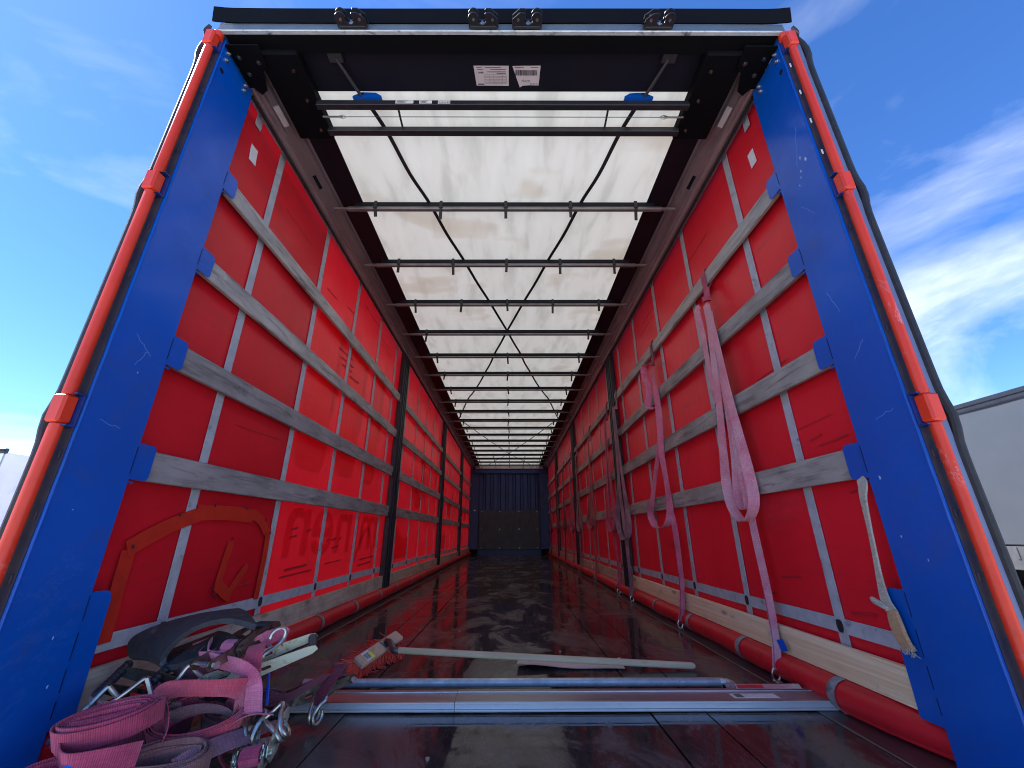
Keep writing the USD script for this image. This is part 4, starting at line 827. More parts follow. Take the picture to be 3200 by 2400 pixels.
part(h1, 'blue_tag', place(bx(-0.001, 0.001, -0.019, 0.019, -0.022, 0.022), frame_of((1, 0.2, 0.1), (0, 1, -0.28)), (1.186, 0.853, 0.147)), 'label_blue', smooth=False)

hanging_strap('rose strap in a single long loop, hung second from the right blue post', 1.925, 'strap_rose', 'strap_wine', [
    [(1.935, 1.86, 0.0, -0.006), (1.885, 1.62, 0.2, -0.006), (1.895, 1.40, 0.25, -0.004), (2.01, 1.20, 0.2, -0.004), (2.13, 1.05, 0.1, -0.006), (2.27, 0.85, 0.2, -0.010), (2.345, 0.75, 0.6, -0.014), (2.27, 0.655, 0.95, -0.018), (2.13, 0.632, 1.0, -0.020), (1.985, 0.655, 0.95, -0.020), (1.905, 0.745, 0.5, -0.016), (1.91, 0.92, 0.2, -0.012), (1.93, 1.15, 0.3, -0.012), (1.905, 1.35, 0.4, -0.010), (1.90, 1.62, 0.2, -0.008), (1.92, 1.85, 0.0, -0.006)],
    [(1.97, 1.93, 0.5, -0.004), (2.07, 1.95, 0.8, -0.010), (2.10, 1.87, 0.9, -0.012), (2.03, 1.72, 0.9, -0.010), (2.10, 1.60, 0.7, -0.010), (1.99, 1.54, 0.6, -0.010)]],
    [(1.925, 0.75, 0.2), (1.90, 0.60, 0.3), (1.90, 0.34, 0.35), (1.915, 0.16, 0.4, -0.012), (1.925, 0.05, 0.45, -0.032)])
hanging_strap('dark plum strap hanging in a wide loop before the first right pillar', 3.14, 'strap_plum', 'strap_plum', [
    [(3.13, 1.90, 0.0, -0.020), (3.12, 1.50, 0.1, -0.022), (3.20, 1.15, 0.2, -0.022), (3.36, 0.80, 0.6, -0.024), (3.375, 0.67, 0.8, -0.026), (3.28, 0.565, 1.0, -0.028), (3.16, 0.535, 1.0, -0.028), (3.03, 0.575, 0.9, -0.028), (2.965, 0.67, 0.7, -0.026), (2.99, 0.85, 0.4, -0.026), (3.06, 1.2, 0.1, -0.024), (3.10, 1.6, 0.0, -0.022), (3.13, 1.88, 0.0, -0.02)],
    [(3.16, 1.92, 0.0, -0.026), (3.17, 1.4, 0.1, -0.028), (3.18, 1.0, 0.2, -0.028), (3.14, 0.75, 0.3, -0.028), (3.12, 0.62, 0.4, -0.028)]],
    [(3.125, 0.66, 0.2, -0.026), (3.11, 0.50, 0.3, -0.026), (3.09, 0.30, 0.3, -0.03), (3.07, 0.15, 0.4, -0.034), (3.06, 0.055, 0.4, -0.045)])
hanging_strap('plum and rose strap hung just beyond the first black pillar on the right', 3.62, 'strap_magenta', 'strap_wine', [
    [(3.64, 1.88, 0.0, -0.006), (3.69, 1.55, 0.1), (3.76, 1.17, 0.1), (3.90, 0.86, 0.3), (3.94, 0.72, 0.6, -0.008), (3.84, 0.64, 1.0, -0.012), (3.70, 0.615, 1.0, -0.012), (3.55, 0.65, 0.9, -0.012), (3.53, 0.76, 0.5, -0.012), (3.60, 1.0, 0.2, -0.008), (3.66, 1.4, 0.0, -0.006), (3.64, 1.85, 0.0, -0.004)],
    [(3.68, 1.9, 0.0, -0.010), (3.73, 1.5, 0.0, -0.010), (3.80, 1.0, 0.1, -0.012), (3.80, 0.72, 0.2, -0.012)]],
    [(3.72, 0.75, 0.2), (3.68, 0.55, 0.3), (3.62, 0.30, 0.3), (3.58, 0.15, 0.4, -0.012), (3.555, 0.055, 0.4, -0.032)])
hanging_strap('orange-rose strap in a narrow double loop hung in the middle of the second right bay', 4.78, 'strap_coral', 'strap_brown', [
    [(4.80, 1.88, 0.0, -0.006), (4.84, 1.5, 0.1), (4.95, 1.1, 0.2), (5.20, 0.85, 0.5), (5.22, 0.73, 0.8, -0.008), (5.05, 0.66, 1.0, -0.012), (4.85, 0.665, 1.0, -0.012), (4.74, 0.76, 0.7, -0.012), (4.76, 0.95, 0.3, -0.008), (4.80, 1.4, 0.0, -0.006), (4.80, 1.85, 0.0, -0.004)],
    [(4.82, 1.85, 0.0, -0.008), (4.85, 1.4, 0.0, -0.010), (4.94, 0.95, 0.1, -0.012), (4.96, 0.70, 0.2, -0.012)]],
    [(4.92, 0.80, 0.2), (4.88, 0.60, 0.3), (4.84, 0.30, 0.3), (4.82, 0.14, 0.4, -0.012), (4.807, 0.05, 0.4, -0.032)])
for i, (y, mt, lab) in enumerate(((6.02, 'strap_plum', 'dark plum strap hung just before the second black pillar on the right'), (6.80, 'strap_magenta', 'magenta strap hung just beyond the second black pillar on the right'),
                                  (7.95, 'strap_wine', 'wine-red strap hung in the third right bay, nearer the second black pillar'), (9.22, 'strap_wine', 'wine-red strap hung just before the third black pillar on the right'), (11.0, 'strap_wine', 'wine-red strap hung nearest the blue bulkhead on the right'))):
    e = 0.05 * math.sin(i * 2.1)
    hanging_strap(lab, y, mt, mt, [
        [(y + 0.02, 1.88, 0.0, -0.006), (y + 0.06, 1.4, 0.1), (y + 0.20 + e, 0.9, 0.4), (y + 0.20 + e, 0.72, 0.8, -0.008), (y + 0.05, 0.63, 1.0, -0.012), (y - 0.14, 0.68, 0.9, -0.012), (y - 0.15, 0.85, 0.4, -0.010), (y - 0.03, 1.3, 0.0, -0.006), (y + 0.02, 1.85, 0.0, -0.004)],
        [(y + 0.05, 1.9, 0.0, -0.010), (y + 0.06, 1.4, 0.0, -0.010), (y + 0.10, 0.8, 0.1, -0.012)]],
        [(y + 0.06, 0.72, 0.2), (y + 0.07, 0.50, 0.3), (y + 0.08, 0.3, 0.3), (y + 0.08, 0.14, 0.4, -0.012), (y + 0.09, 0.05, 0.4, -0.032)])

# worn beige sling hanging beside the right post
T = thing('worn_sling', 'frayed beige webbing sling hanging from the lowest batten beside the right blue post', 'sling', (1.2, 0.26, 0.25))
P = [(1.213, 0.246, 0.765), (1.205, 0.236, 0.742), (1.202, 0.246, 0.70), (1.203, 0.257, 0.61), (1.203, 0.267, 0.52), (1.201, 0.273, 0.45), (1.198, 0.270, 0.395), (1.196, 0.255, 0.365)]
part(T, 'band', RM(*(lambda r: (r.vertices, r.faces))(ribbon(P, [(0.1, 1, 0.1)] * 8, [0.030, 0.036, 0.026, 0.016, 0.017, 0.024, 0.036, 0.040], 0.006, n=6))), 'sling_beige')
P = [(1.197, 0.256, 0.372), (1.194, 0.252, 0.34), (1.194, 0.248, 0.31), (1.197, 0.244, 0.285), (1.200, 0.240, 0.268)]
part(T, 'frayed_end', RM(*(lambda r: (r.vertices, r.faces))(ribbon(P, [(0.1, 1, 0.35)] * 5, [0.030, 0.042, 0.046, 0.048, 0.044], 0.010, n=4))), 'sling_orange')
P = [(1.196, 0.318, 0.395), (1.190, 0.300, 0.389), (1.188, 0.280, 0.383), (1.191, 0.262, 0.374)]
part(T, 'side_tab', tube(P, [0.007, 0.010, 0.009, 0.007], 10, n=0), 'sling_beige')
r4 = np.random.default_rng(11); fr_ = []
for i in range(46):
    p = np.array([1.196 + r4.normal(0, 0.004), 0.24 + r4.uniform(-0.022, 0.022), 0.27 + r4.uniform(-0.004, 0.02)]); d = np.array([r4.normal(0, 0.5), r4.normal(0, 0.5), -1]); fr_.append(tube([p, p + d * 0.008, p + d * 0.014 + (0, 0, 0.002)], 0.0007, 4))
part(T, 'loose_threads', fr_, 'sling_beige', kind='stuff')

# ------------------------------------------------------------------ things lying on the floor
# aluminium load board made of two lengths, the label at its right end
T = thing('aluminium_board', 'long flat aluminium load board lying across the floor near the open rear', 'load board', (0.2, 0.67, 0))
for (xa, xb, h) in ((-0.80, -0.1662, 0.0), (-0.1650, 1.200, 0.0008)):
    prof = [(0.608, 0.002), (0.608, 0.006), (0.6065, 0.0065), (0.6065, 0.0095), (0.6095, 0.011), (0.6095, 0.0255), (0.6065, 0.027), (0.6065, 0.0315), (0.611, 0.033), (0.640, 0.0325), (0.695, 0.0325), (0.6955, 0.0345), (0.700, 0.0345), (0.7005, 0.0325), (0.735, 0.0315), (0.735, 0.002)]
    bd = part(T, 'board', yz_prism([(y, z + (h if z > 0.02 else 0)) for y, z in prof], xa, xb), 'alu_top', smooth=False)
    part(bd, 'front_web', bx(xa + 0.0005, xb - 0.0005, 0.6088, 0.6094, 0.0112, 0.0254), 'alu_bright', smooth=False)
    for zz in (0.0080, 0.0293):
        part(bd, 'bright_edge', bx(xa + 0.0005, xb - 0.0005, 0.6045 , 0.6064, zz - 0.0022, zz + 0.0022), 'alu_bright', smooth=False)
    part(bd, 'bright_edge', bx(xa + 0.0005, xb - 0.0005, 0.6962, 0.6994, 0.0346 + h, 0.0360 + h), 'alu_bright', smooth=False)
for (x, y) in ((-0.23, 0.685), (-0.25, 0.72), (-0.28, 0.63), (-0.05, 0.715)):
    part(T, 'rivet', tube([(x, y, 0.0325), (x, y, 0.0345)], 0.004, 8), 'silver_bolt')
part(T, 'board_label', [bx(0.845, 1.01, 0.63, 0.672, 0.0336, 0.0342)], 'paper_white', smooth=False)
part(T, 'label_print', [bx(0.858, 0.885, 0.635, 0.667, 0.0343, 0.0347)], 'label_green', smooth=False)
part(T, 'end_wedge', yz_prism([(0.715, 0.0352), (0.723, 0.0352), (0.738, 0.044), (0.734, 0.046)], 0.90, 1.15), 'alu_bright', smooth=False)
part(T, 'end_wedge_label', place(bx(-0.05, 0.05, -0.007, 0.007, -0.0004, 0.0004), frame_of((1, 0, 0), (0, 0.019, 0.011)), (0.955, 0.7235, 0.0412)), 'label_red', smooth=False)
single('red_rag', [ribbon([(1.175, 0.60, 0.06), (1.195, 0.605, 0.048), (1.205, 0.60, 0.03), (1.207, 0.585, 0.008)], (0.1, 1, 0.1), [0.05, 0.06, 0.055, 0.04], 0.008, n=5), ribbon([(1.185, 0.57, 0.048), (1.196, 0.575, 0.03), (1.198, 0.57, 0.006)], (0.3, 1, 0.0), [0.03, 0.045, 0.03], 0.008, n=5)], 'strap_red',
       'crumpled red rag wedged between the end of the aluminium board and the right curtain hem', 'rag')

# galvanised pipe with a hooked end
P = [(-0.82, 0.862, 0.0165), (-0.3, 0.862, 0.0165), (0.3, 0.862, 0.0165), (0.85, 0.860, 0.0165), (0.905, 0.856, 0.0165), (0.930, 0.838, 0.0165), (0.930, 0.812, 0.0165), (0.912, 0.795, 0.0165), (0.885, 0.788, 0.0165)]
Q = smooth_path(P, 8)
T = thing('steel_pipe', 'galvanised steel pipe with a hooked right end lying behind the aluminium board', 'pipe', (0.05, 0.85, 0))
part(T, 'pipe', tube(Q, 0.0155, 18, caps=False), 'galvanised', smooth=True)
part(T, 'pipe_bore', tube([Q[-2] , Q[-1] + (Q[-1] - Q[-2]) * 0.02], 0.0125, 14), 'dark_gap')
part(T, 'pipe_rim', RM(*(lambda t: (t.vertices, t.faces))(trimesh.Trimesh(*(lambda m: (m.vertices, m.faces))(place(trimesh.creation.annulus(0.0118, 0.0158, 0.003, sections=18), frame_of(np.cross(Q[-1] - Q[-2], (0, 0, 1.0)), (0, 0, 1)), Q[-1])), process=False))), 'galvanised')

# broom
T = thing('push_broom', 'wooden push broom with red bristles and a long pale handle lying behind the pipe', 'broom', (-0.55, 1.1, 0))
pn, pf = np.array([-0.647, 1.00, 0.060]), np.array([-0.544, 1.30, 0.108])
Ld = pf - pn; ll = np.linalg.norm(Ld); Ld /= ll
nb = np.array([0.30, -0.62, 0.75]); nb -= Ld * (nb @ Ld); nb /= np.linalg.norm(nb); wb = np.cross(nb, Ld)
R = np.stack([Ld, wb, nb], 1); cen = (pn + pf) / 2
bk = part(T, 'block', place(bx(-ll / 2, ll / 2, -0.030, 0.030, -0.026, 0.0, 0.006), R, cen), 'block_wood', smooth=False)
part(bk, 'block_label', place(bx(-ll / 2 + 0.035, -ll / 2 + 0.080, -0.026, 0.022, 0.0006, 0.0012), R, cen), 'paper_white', smooth=False)
part(bk, 'label_print', [place(bx(-ll / 2 + 0.040 + i * 0.006, -ll / 2 + 0.043 + i * 0.006, -0.018, 0.012, 0.0013, 0.0018), R, cen) for i in range(6)], 'print_black', smooth=False)
part(bk, 'label_print', place(bx(-ll / 2 + 0.070, -ll / 2 + 0.086, -0.028, 0.006, 0.0014, 0.0020), R, cen), 'label_yellow', smooth=False)
r5 = np.random.default_rng(4); br = []
for i in range(950):
    a, b = r5.uniform(-ll / 2 + 0.008, ll / 2 - 0.01), r5.uniform(-0.026, 0.026)
    near = max(0.0, (-a / (ll / 2) - 0.55) / 0.45)
    if a > 0 and r5.random() < 0.5: continue
    root = np.array([a, b, -0.024]); L = r5.uniform(0.065, 0.095)
    d = np.array([-0.2 - 1.9 * near * r5.uniform(0.3, 1.1) + r5.normal(0, 0.25), b * 22 + r5.normal(0, 0.38), -0.75 + 0.45 * near]); d /= np.linalg.norm(d)
    p0, p1, p2 = root, root + d * L * 0.5, root + d * L + np.array([0, 0, 0.006]) + r5.normal(0, 0.004, 3)
    W_ = np.array([p0, p1, p2]) @ R.T + cen
    if W_[:, 2].min() < 0.003:
        W_[:, 2] = np.maximum(W_[:, 2], 0.003 + 0.004 * r5.random(3))
    br.append(tube(W_, 0.0017, 4, caps=False))
part(T, 'bristles', br, 'bristle_red', kind='stuff', smooth=True)
fb = cen + Ld * 0.045 + nb * 0.004 + wb * 0.004
h0 = np.array([-0.515, 1.12, 0.073]); h1_ = np.array([0.893, 1.078, 0.0155]); hd_ = (h1_ - h0) / np.linalg.norm(h1_ - h0)
part(T, 'ferrule', [tube([fb, fb + (h0 - fb) * 0.35 + nb * 0.008, h0 - hd_ * 0.01, h0 + hd_ * 0.012], [0.012, 0.0145, 0.0150, 0.0150], 14, n=4), place(bx(-0.030, 0.030, -0.022, 0.022, 0.0008, 0.0035, 0.001), R, cen + Ld * 0.04)], 'rail_steel')
for dx, dy in ((0.018, -0.014), (0.018, 0.014), (0.06, -0.014), (0.06, 0.014)):
    part(T, 'ferrule_screw', tube([(cen + Ld * dx + wb * dy + nb * 0.0035), (cen + Ld * dx + wb * dy + nb * 0.0055)], 0.003, 8), 'silver_bolt')
part(T, 'handle', tube([h0 + hd_ * 0.006, h0 + hd_ * 0.03, h0 + hd_ * 0.5, h0 + hd_ * 1.1, h1_ - hd_ * 0.016, h1_ - hd_ * 0.005, h1_], [0.0125, 0.0138, 0.0142, 0.0142, 0.0140, 0.0105, 0.004], 18), 'handle_wood')

# pale curled sheet under the broom handle
ny, nx = 7, 26
U, V = np.meshgrid(np.linspace(0, 1, nx), np.linspace(0, 1, ny), indexing='ij')
Xs = 0.062 + 0.505 * U + 0.012 * V; Ys = 1.098 + 0.120 * V - 0.014 * U + 0.02 * U * V
Zs = 0.003 + 0.018 * (1 - U) ** 2 * (1 - 0.5 * V) + 0.014 * np.clip((U - 0.8) / 0.2, 0, 1) ** 2 * V + 0.0025 * np.sin(9 * U + 3 * V)
idx = np.arange(nx * ny).reshape(nx, ny); q = np.stack([idx[:-1, :-1], idx[1:, :-1], idx[1:, 1:], idx[:-1, 1:]], -1).reshape(-1, 4)
single('plastic_sheet', RM(np.stack([Xs, Ys, Zs], -1).reshape(-1, 3), np.vstack([q[:, [0, 1, 2]], q[:, [0, 2, 3]]])), 'paper_white', 'curled strip of pale plastic sheet lying under the broom handle', 'plastic sheet', smooth=True)

# scraps: a white scrap stuck to the right bottom board, a wood offcut at the right post's foot
single('paper_scrap', ribbon([(1.2145, 5.215, 0.185), (1.213, 5.215, 0.155), (1.2145, 5.21, 0.125)], (0, 1, 0), [0.01, 0.06, 0.05], 0.002, n=3), 'paper_white', 'small white paper scrap on the bottom board in the second right bay', 'paper scrap')


# ------------------------------------------------------------------ the heap of ratchet straps on the left
def ratchet(label, at, xdir, ydir, metal, strap, open_angle=0.25, width=0.070, hl=0.19, grip_l=None, name='ratchet_buckle', roll=True):
    """a ratchet buckle: local x runs from the spindle to the grip, y across, z up"""
    R = frame_of(xdir, ydir); at = np.asarray(at, float)
    T = thing(name, label, 'ratchet', at)
    w = width / 2
    G = lambda m: place(m, R, at)
    side = unary_union([sg.LineString([(-0.085, -0.004), (0.0, 0.0)]).buffer(0.014), sg.Point(0, 0).buffer(0.022), sg.LineString([(0, 0), (0.05, 0.004)]).buffer(0.013)])
    hp = sg.Polygon([(0.0, -0.019), (0.05, -0.021), (hl - 0.02, -0.013), (hl, -0.008), (hl + 0.004, 0.004), (hl - 0.012, 0.012), (0.06, 0.018), (0.02, 0.024), (-0.012, 0.016), (-0.016, -0.006)]).buffer(0.003).buffer(-0.001)
    slot = sg.LineString([(0.045, 0.0), (0.085, 0.0)]).buffer(0.006)
    hp = hp.difference(slot)
    ca, sa = math.cos(open_angle), math.sin(open_angle); Rh = np.array([[ca, 0, -sa], [0, 1, 0], [sa, 0, ca]])
    for s in (-1, 1):
        part(T, 'frame_plate', G(xz_prism(side, s * (w - 0.006) - 0.0015, s * (w - 0.006) + 0.0015)), metal, smooth=False)
        teeth = sg.Polygon([((0.021 + 0.005 * (i % 2)) * math.cos(i * math.pi / 11), (0.021 + 0.005 * (i % 2)) * math.sin(i * math.pi / 11)) for i in range(22)])
        part(T, 'ratchet_gear', G(xz_prism(teeth, s * (w - 0.011) - 0.0016, s * (w - 0.011) + 0.0016)), metal, smooth=False)
        part(T, 'handle_plate', G(place(xz_prism(hp, s * w - 0.0014, s * w + 0.0014), Rh, (0, 0, 0))), metal, smooth=False)
    part(T, 'spindle', G(cyl((0, -w - 0.008, 0), (0, w + 0.008, 0), 0.009, 14)), metal)
    part(T, 'frame_bolt', G(cat([cyl((-0.080, -w - 0.010, -0.004), (-0.080, w + 0.010, -0.004), 0.006, 10), cyl((-0.080, w + 0.002, -0.004), (-0.080, w + 0.012, -0.004), 0.0105, 6)])), 'silver_bolt')
    part(T, 'pawl', G(place(bx(0.026, 0.052, -w + 0.006, w - 0.006, 0.004, 0.008, 0.001), Rh, (0, 0, 0))), metal, smooth=False)
    gl = grip_l or width
    zs_ = np.linspace(-gl / 2, gl / 2, 31)
    gr = tube([(hl - 0.008, y, 0) for y in zs_], [0.0115 + (0.0016 if i % 3 else -0.0012) for i in range(31)], 14)
    part(T, 'grip', G(place(gr, Rh, (0, 0, 0))), 'black_paint')
    if roll:
        a = np.linspace(0, 2 * np.pi * 2.2, 50)
        part(T, 'wound_strap', G(ribbon([((0.012 + 0.0009 * t) * math.cos(t), 0, (0.012 + 0.0009 * t) * math.sin(t)) for t in a], (0, 1, 0), min(0.05, width - 0.026), 0.0024, n=0)), strap)
        part(T, 'wound_strap', G(ribbon([(-0.078, 0, 0.006), (-0.05, 0, 0.016), (-0.02, 0, 0.020), (0.0, 0, 0.024)], (0, 1, 0), min(0.05, width - 0.026), 0.0024, n=4)), strap)
    return T


def claw_hook(label, at, xdir, ydir, w=0.042, L=0.085, r=0.0046, name='claw_hook'):
    """a double wire hook: local x from the strap bar to the bend, y across"""
    R = frame_of(xdir, ydir); T = thing(name, label, 'hook', at)
    wires = []
    for s in (-1, 1):
        g = r + 0.0012; P = [(0, s * w / 2, 0), (0.012, s * w * 0.49, 0.001), (L * 0.35, s * w * 0.34, 0.006), (L * 0.62, s * (g + 0.004), 0.008), (L - 0.014, s * g, 0.006), (L - 0.001, s * g, -0.004), (L, s * g, -0.017), (L - 0.012, s * g, -0.028), (L - 0.028, s * g, -0.029), (L - 0.040, s * g, -0.022)]
        part(T, 'hook_wire', place(tube(P, r, 10, n=5), R, at), 'steel_wire')
    part(T, 'strap_bar', place(cyl((0, -w / 2, 0), (0, w / 2, 0), r, 10), R, at), 'steel_wire')
    return T


def coil(name, label, at, udir, vdir, a, b, turns, w, mt, inner=0.25, tail=None, pitch=0.0034, wob=0.004, cat_='lashing strap', seed=0):
    """a rolled-up band: an oval spiral in the plane of udir, vdir, its width along their normal"""
    R = frame_of(udir, vdir); at = np.asarray(at, float)
    T = thing(name, label, cat_, at)
    rr = np.random.default_rng(seed); n = int(turns * 30)
    t = np.linspace(0, 2 * np.pi * turns, n + 1); gap = pitch * t / (2 * np.pi)
    ra, rb = a - pitch * turns + gap, b - pitch * turns + gap
    ra = np.maximum(ra, 0.012); rb = np.maximum(rb, 0.006)
    jit = np.interp(t, np.linspace(0, t[-1], max(4, int(turns * 3))), rr.normal(0, wob, max(4, int(turns * 3))))
    P = np.stack([ra * np.cos(t), rb * np.sin(t), jit], 1)
    part(T, 'roll', place(ribbon(P, np.array([0, 0, 1.0]) + np.stack([0.10 * np.cos(t), 0.10 * np.sin(t), 0 * t], 1), w, 0.0022, n=0), R, at), mt)
    if tail is not None:
        end = (P[-1] @ R.T + at); e0 = (P[-4] @ R.T + at); d = (end - e0) / np.linalg.norm(end - e0)
        pts = [e0, end] + [np.asarray(q[:3], float) for q in tail]
        part(T, 'free_end', ribbon(pts, [R[:, 2], R[:, 2]] + [np.asarray(q[3:6], float) for q in tail], w, 0.0024, n=8), mt)
    return T


# rubber mat folded over at the back of the heap
front = smooth_path([(-0.747, 0.29, 0.326), (-0.828, 0.29, 0.337), (-0.904, 0.29, 0.329), (-0.961, 0.29, 0.306), (-0.999, 0.29, 0.268), (-1.004, 0.29, 0.237), (-0.975, 0.29, 0.220), (-0.91, 0.30, 0.238), (-0.80, 0.31, 0.285)], 5)
back = smooth_path([(-0.870, 0.39, 0.350), (-0.945, 0.39, 0.349), (-1.021, 0.39, 0.342), (-1.110, 0.39, 0.318), (-1.178, 0.39, 0.285), (-1.198, 0.39, 0.256), (-1.172, 0.39, 0.222), (-1.08, 0.40, 0.236), (-0.93, 0.41, 0.290)], 5)
T = thing('rubber_mat', 'thick black rubber mat strip folded over on top of the strap heap', 'rubber mat', (-1.0, 0.4, 0.2))
def mat_layer(off):
    rows = []
    for k in np.linspace(0, 1, 7):
        C = front * (1 - k) + back * k; C[:, 2] += 0.006 * math.sin(k * 3.1) + 0.007 * np.sin(np.linspace(0, 9, len(C)) + 2 * k) * np.linspace(1, 0.3, len(C))
        d = np.gradient(C, axis=0); nn = np.cross(d, back.mean(0) - front.mean(0)); nn /= np.linalg.norm(nn, axis=1, keepdims=True)
        rows.append(C + nn * off)
    return np.array(rows)
A_, B_ = mat_layer(0.008), mat_layer(-0.007)
nr, nc = A_.shape[:2]
def grid_faces(i0, flip):
    idx = np.arange(nr * nc).reshape(nr, nc) + i0; q = np.stack([idx[:-1, :-1], idx[1:, :-1], idx[1:, 1:], idx[:-1, 1:]], -1).reshape(-1, 4); f = np.vstack([q[:, [0, 1, 2]], q[:, [0, 2, 3]]]); return f[:, ::-1] if flip else f
ed = []
I = np.arange(nr * nc).reshape(nr, nc)
for loop in (I[0], I[-1]):
    for i in range(nc - 1): ed += [(loop[i], loop[i + 1], loop[i + 1] + nr * nc), (loop[i], loop[i + 1] + nr * nc, loop[i] + nr * nc)]
for loop in (I[:, 0], I[:, -1]):
    for i in range(nr - 1): ed += [(loop[i], loop[i + 1], loop[i + 1] + nr * nc), (loop[i], loop[i + 1] + nr * nc, loop[i] + nr * nc)]
part(T, 'mat_strip', RM(np.vstack([A_.reshape(-1, 3), B_.reshape(-1, 3)]), np.vstack([grid_faces(0, False), grid_faces(nr * nc, True), np.array(ed)])), 'mat_rubber', smooth=50)

# coils of webbing
coil('strap_coil', 'oval magenta strap coil with a wide flap, lower left of the heap', (-0.950, 0.085, 0.162), (0.80, 0.50, 0.12), (-0.42, 0.72, 0.30), 0.098, 0.046, 10, 0.050, 'strap_magenta', pitch=0.0043, wob=0.005,
     tail=[(-1.00, 0.055, 0.128, -0.1, -0.25, 0.95), (-0.985, 0.02, 0.122, -0.12, -0.28, 0.95), (-0.94, -0.002, 0.116, -0.15, -0.32, 0.93), (-0.885, 0.03, 0.112, -0.2, -0.38, 0.9), (-0.845, 0.07, 0.108, -0.25, -0.4, 0.85)], seed=1)
coil('strap_coil', 'large loosely wound rose strap loop in the middle of the heap', (-0.835, 0.255, 0.105), (0.97, 0.18, 0.06), (-0.08, 0.93, 0.36), 0.122, 0.088, 4, 0.052, 'strap_red', pitch=0.0055, wob=0.004, seed=2,
     tail=[(-0.735, 0.29, 0.13, 0.0, -0.4, 0.9), (-0.76, 0.24, 0.075, 0.3, -0.4, 0.8), (-0.835, 0.185, 0.045, 0.6, -0.6, 0.5)])
coil('strap_coil', 'flat brown-grey strap coil under the rose loop at the bottom of the heap', (-0.812, 0.115, 0.062), (0.95, 0.25, 0.02), (-0.22, 0.95, 0.22), 0.100, 0.055, 8, 0.052, 'strap_brown', seed=3)
T_last = coil('strap_coil', 'partly hidden dark rose strap coil at the lowest left corner with a blue label', (-0.985, 0.022, 0.078), (0.90, 0.3, 0.0), (-0.3, 0.88, 0.22), 0.066, 0.042, 4, 0.050, 'strap_magenta', seed=4)
part(T_last, 'blue_label', ribbon([(-0.968, -0.018, 0.1075), (-0.95, -0.012, 0.110), (-0.932, 0.0, 0.1115)], (0.1, 0.5, 0.85), 0.012, 0.001, n=3), 'label_blue')
coil('strap_coil', 'dark wine strap coil mostly hidden under the rubber mat', (-1.03, 0.31, 0.075), (0.9, 0.3, 0.0), (-0.3, 0.85, 0.2), 0.12, 0.07, 7, 0.050, 'strap_wine', seed=5)
coil('strap_coil', 'plum strap coil buried in the middle of the heap behind the rose loop', (-0.80, 0.42, 0.065), (0.95, 0.2, 0.0), (-0.2, 0.9, 0.3), 0.12, 0.075, 7, 0.050, 'strap_plum', seed=6)

# loose bands draped over the heap
T = thing('draped_strap', 'rose strap band draped straight across the top of the loop in the heap', 'lashing strap', (-0.85, 0.25, 0.2))
part(T, 'band', ribbon([(-0.955, 0.265, 0.135), (-0.945, 0.230, 0.165), (-0.910, 0.212, 0.190), (-0.855, 0.205, 0.196), (-0.79, 0.205, 0.196), (-0.735, 0.225, 0.190), (-0.71, 0.27, 0.17)], [(-0.2, -0.45, 0.87)] * 7, 0.050, 0.0026, n=7), 'strap_red')
T = thing('draped_strap', 'pink strap running across the heap and down to the front double hook', 'lashing strap', (-0.75, 0.3, 0.15))
part(T, 'band', ribbon([(-0.955, 0.37, 0.275), (-0.940, 0.345, 0.255), (-0.912, 0.312, 0.238), (-0.872, 0.288, 0.243), (-0.804, 0.270, 0.238), (-0.742, 0.252, 0.230), (-0.703, 0.242, 0.208), (-0.692, 0.242, 0.180), (-0.690, 0.246, 0.150), (-0.688, 0.252, 0.122)],
                       [(0.9, 0.2, 0.25), (0.8, -0.1, 0.5), (0.3, -0.5, 0.75), (0.05, -0.5, 0.85), (0.15, -0.5, 0.85), (0.35, -0.45, 0.80), (0.80, -0.25, 0.45), (0.98, -0.1, 0.05), (0.99, 0, 0), (0.99, 0.05, 0)], 0.050, 0.0026, n=7), 'strap_rose')
part(T, 'blue_label', ribbon([(-0.668, 0.262, 0.215), (-0.661, 0.256, 0.175), (-0.655, 0.254, 0.140)], (0.75, -0.6, -0.1), [0.012, 0.018, 0.014], 0.001, n=4), 'label_blue')
T = thing('draped_strap', 'red strap band folded upright beside the open zinc ratchet', 'lashing strap', (-0.66, 0.33, 0.15))
part(T, 'band', ribbon([(-0.745, 0.315, 0.275), (-0.735, 0.288, 0.262), (-0.727, 0.272, 0.235), (-0.723, 0.268, 0.193), (-0.727, 0.266, 0.150), (-0.73, 0.275, 0.11)], [(0.97, 0.1, 0.12)] * 6, 0.050, 0.0026, n=7), 'strap_red')
T = thing('draped_strap', 'pink strap band under the left black grip, running down between the wire hooks', 'lashing strap', (-1.0, 0.35, 0.15))
part(T, 'band', ribbon([(-0.93, 0.40, 0.225), (-0.975, 0.35, 0.222), (-1.01, 0.315, 0.200), (-1.01, 0.29, 0.165), (-0.975, 0.275, 0.135)], [(0.6, -0.4, 0.6), (0.6, -0.4, 0.6), (0.65, -0.3, 0.6), (0.75, -0.1, 0.55), (0.8, -0.1, 0.5)], 0.050, 0.0026, n=7), 'strap_magenta')
T = thing('draped_strap', 'dark strap lying behind the wound coil at the heap\'s left edge', 'lashing strap', (-1.08, 0.25, 0.1))
part(T, 'band', ribbon([(-1.115, 0.205, 0.165), (-1.075, 0.21, 0.150), (-1.02, 0.225, 0.145), (-0.96, 0.24, 0.14), (-0.90, 0.26, 0.13)], [(-0.1, -0.5, 0.8)] * 5, 0.045, 0.0026, n=7), 'strap_plum')

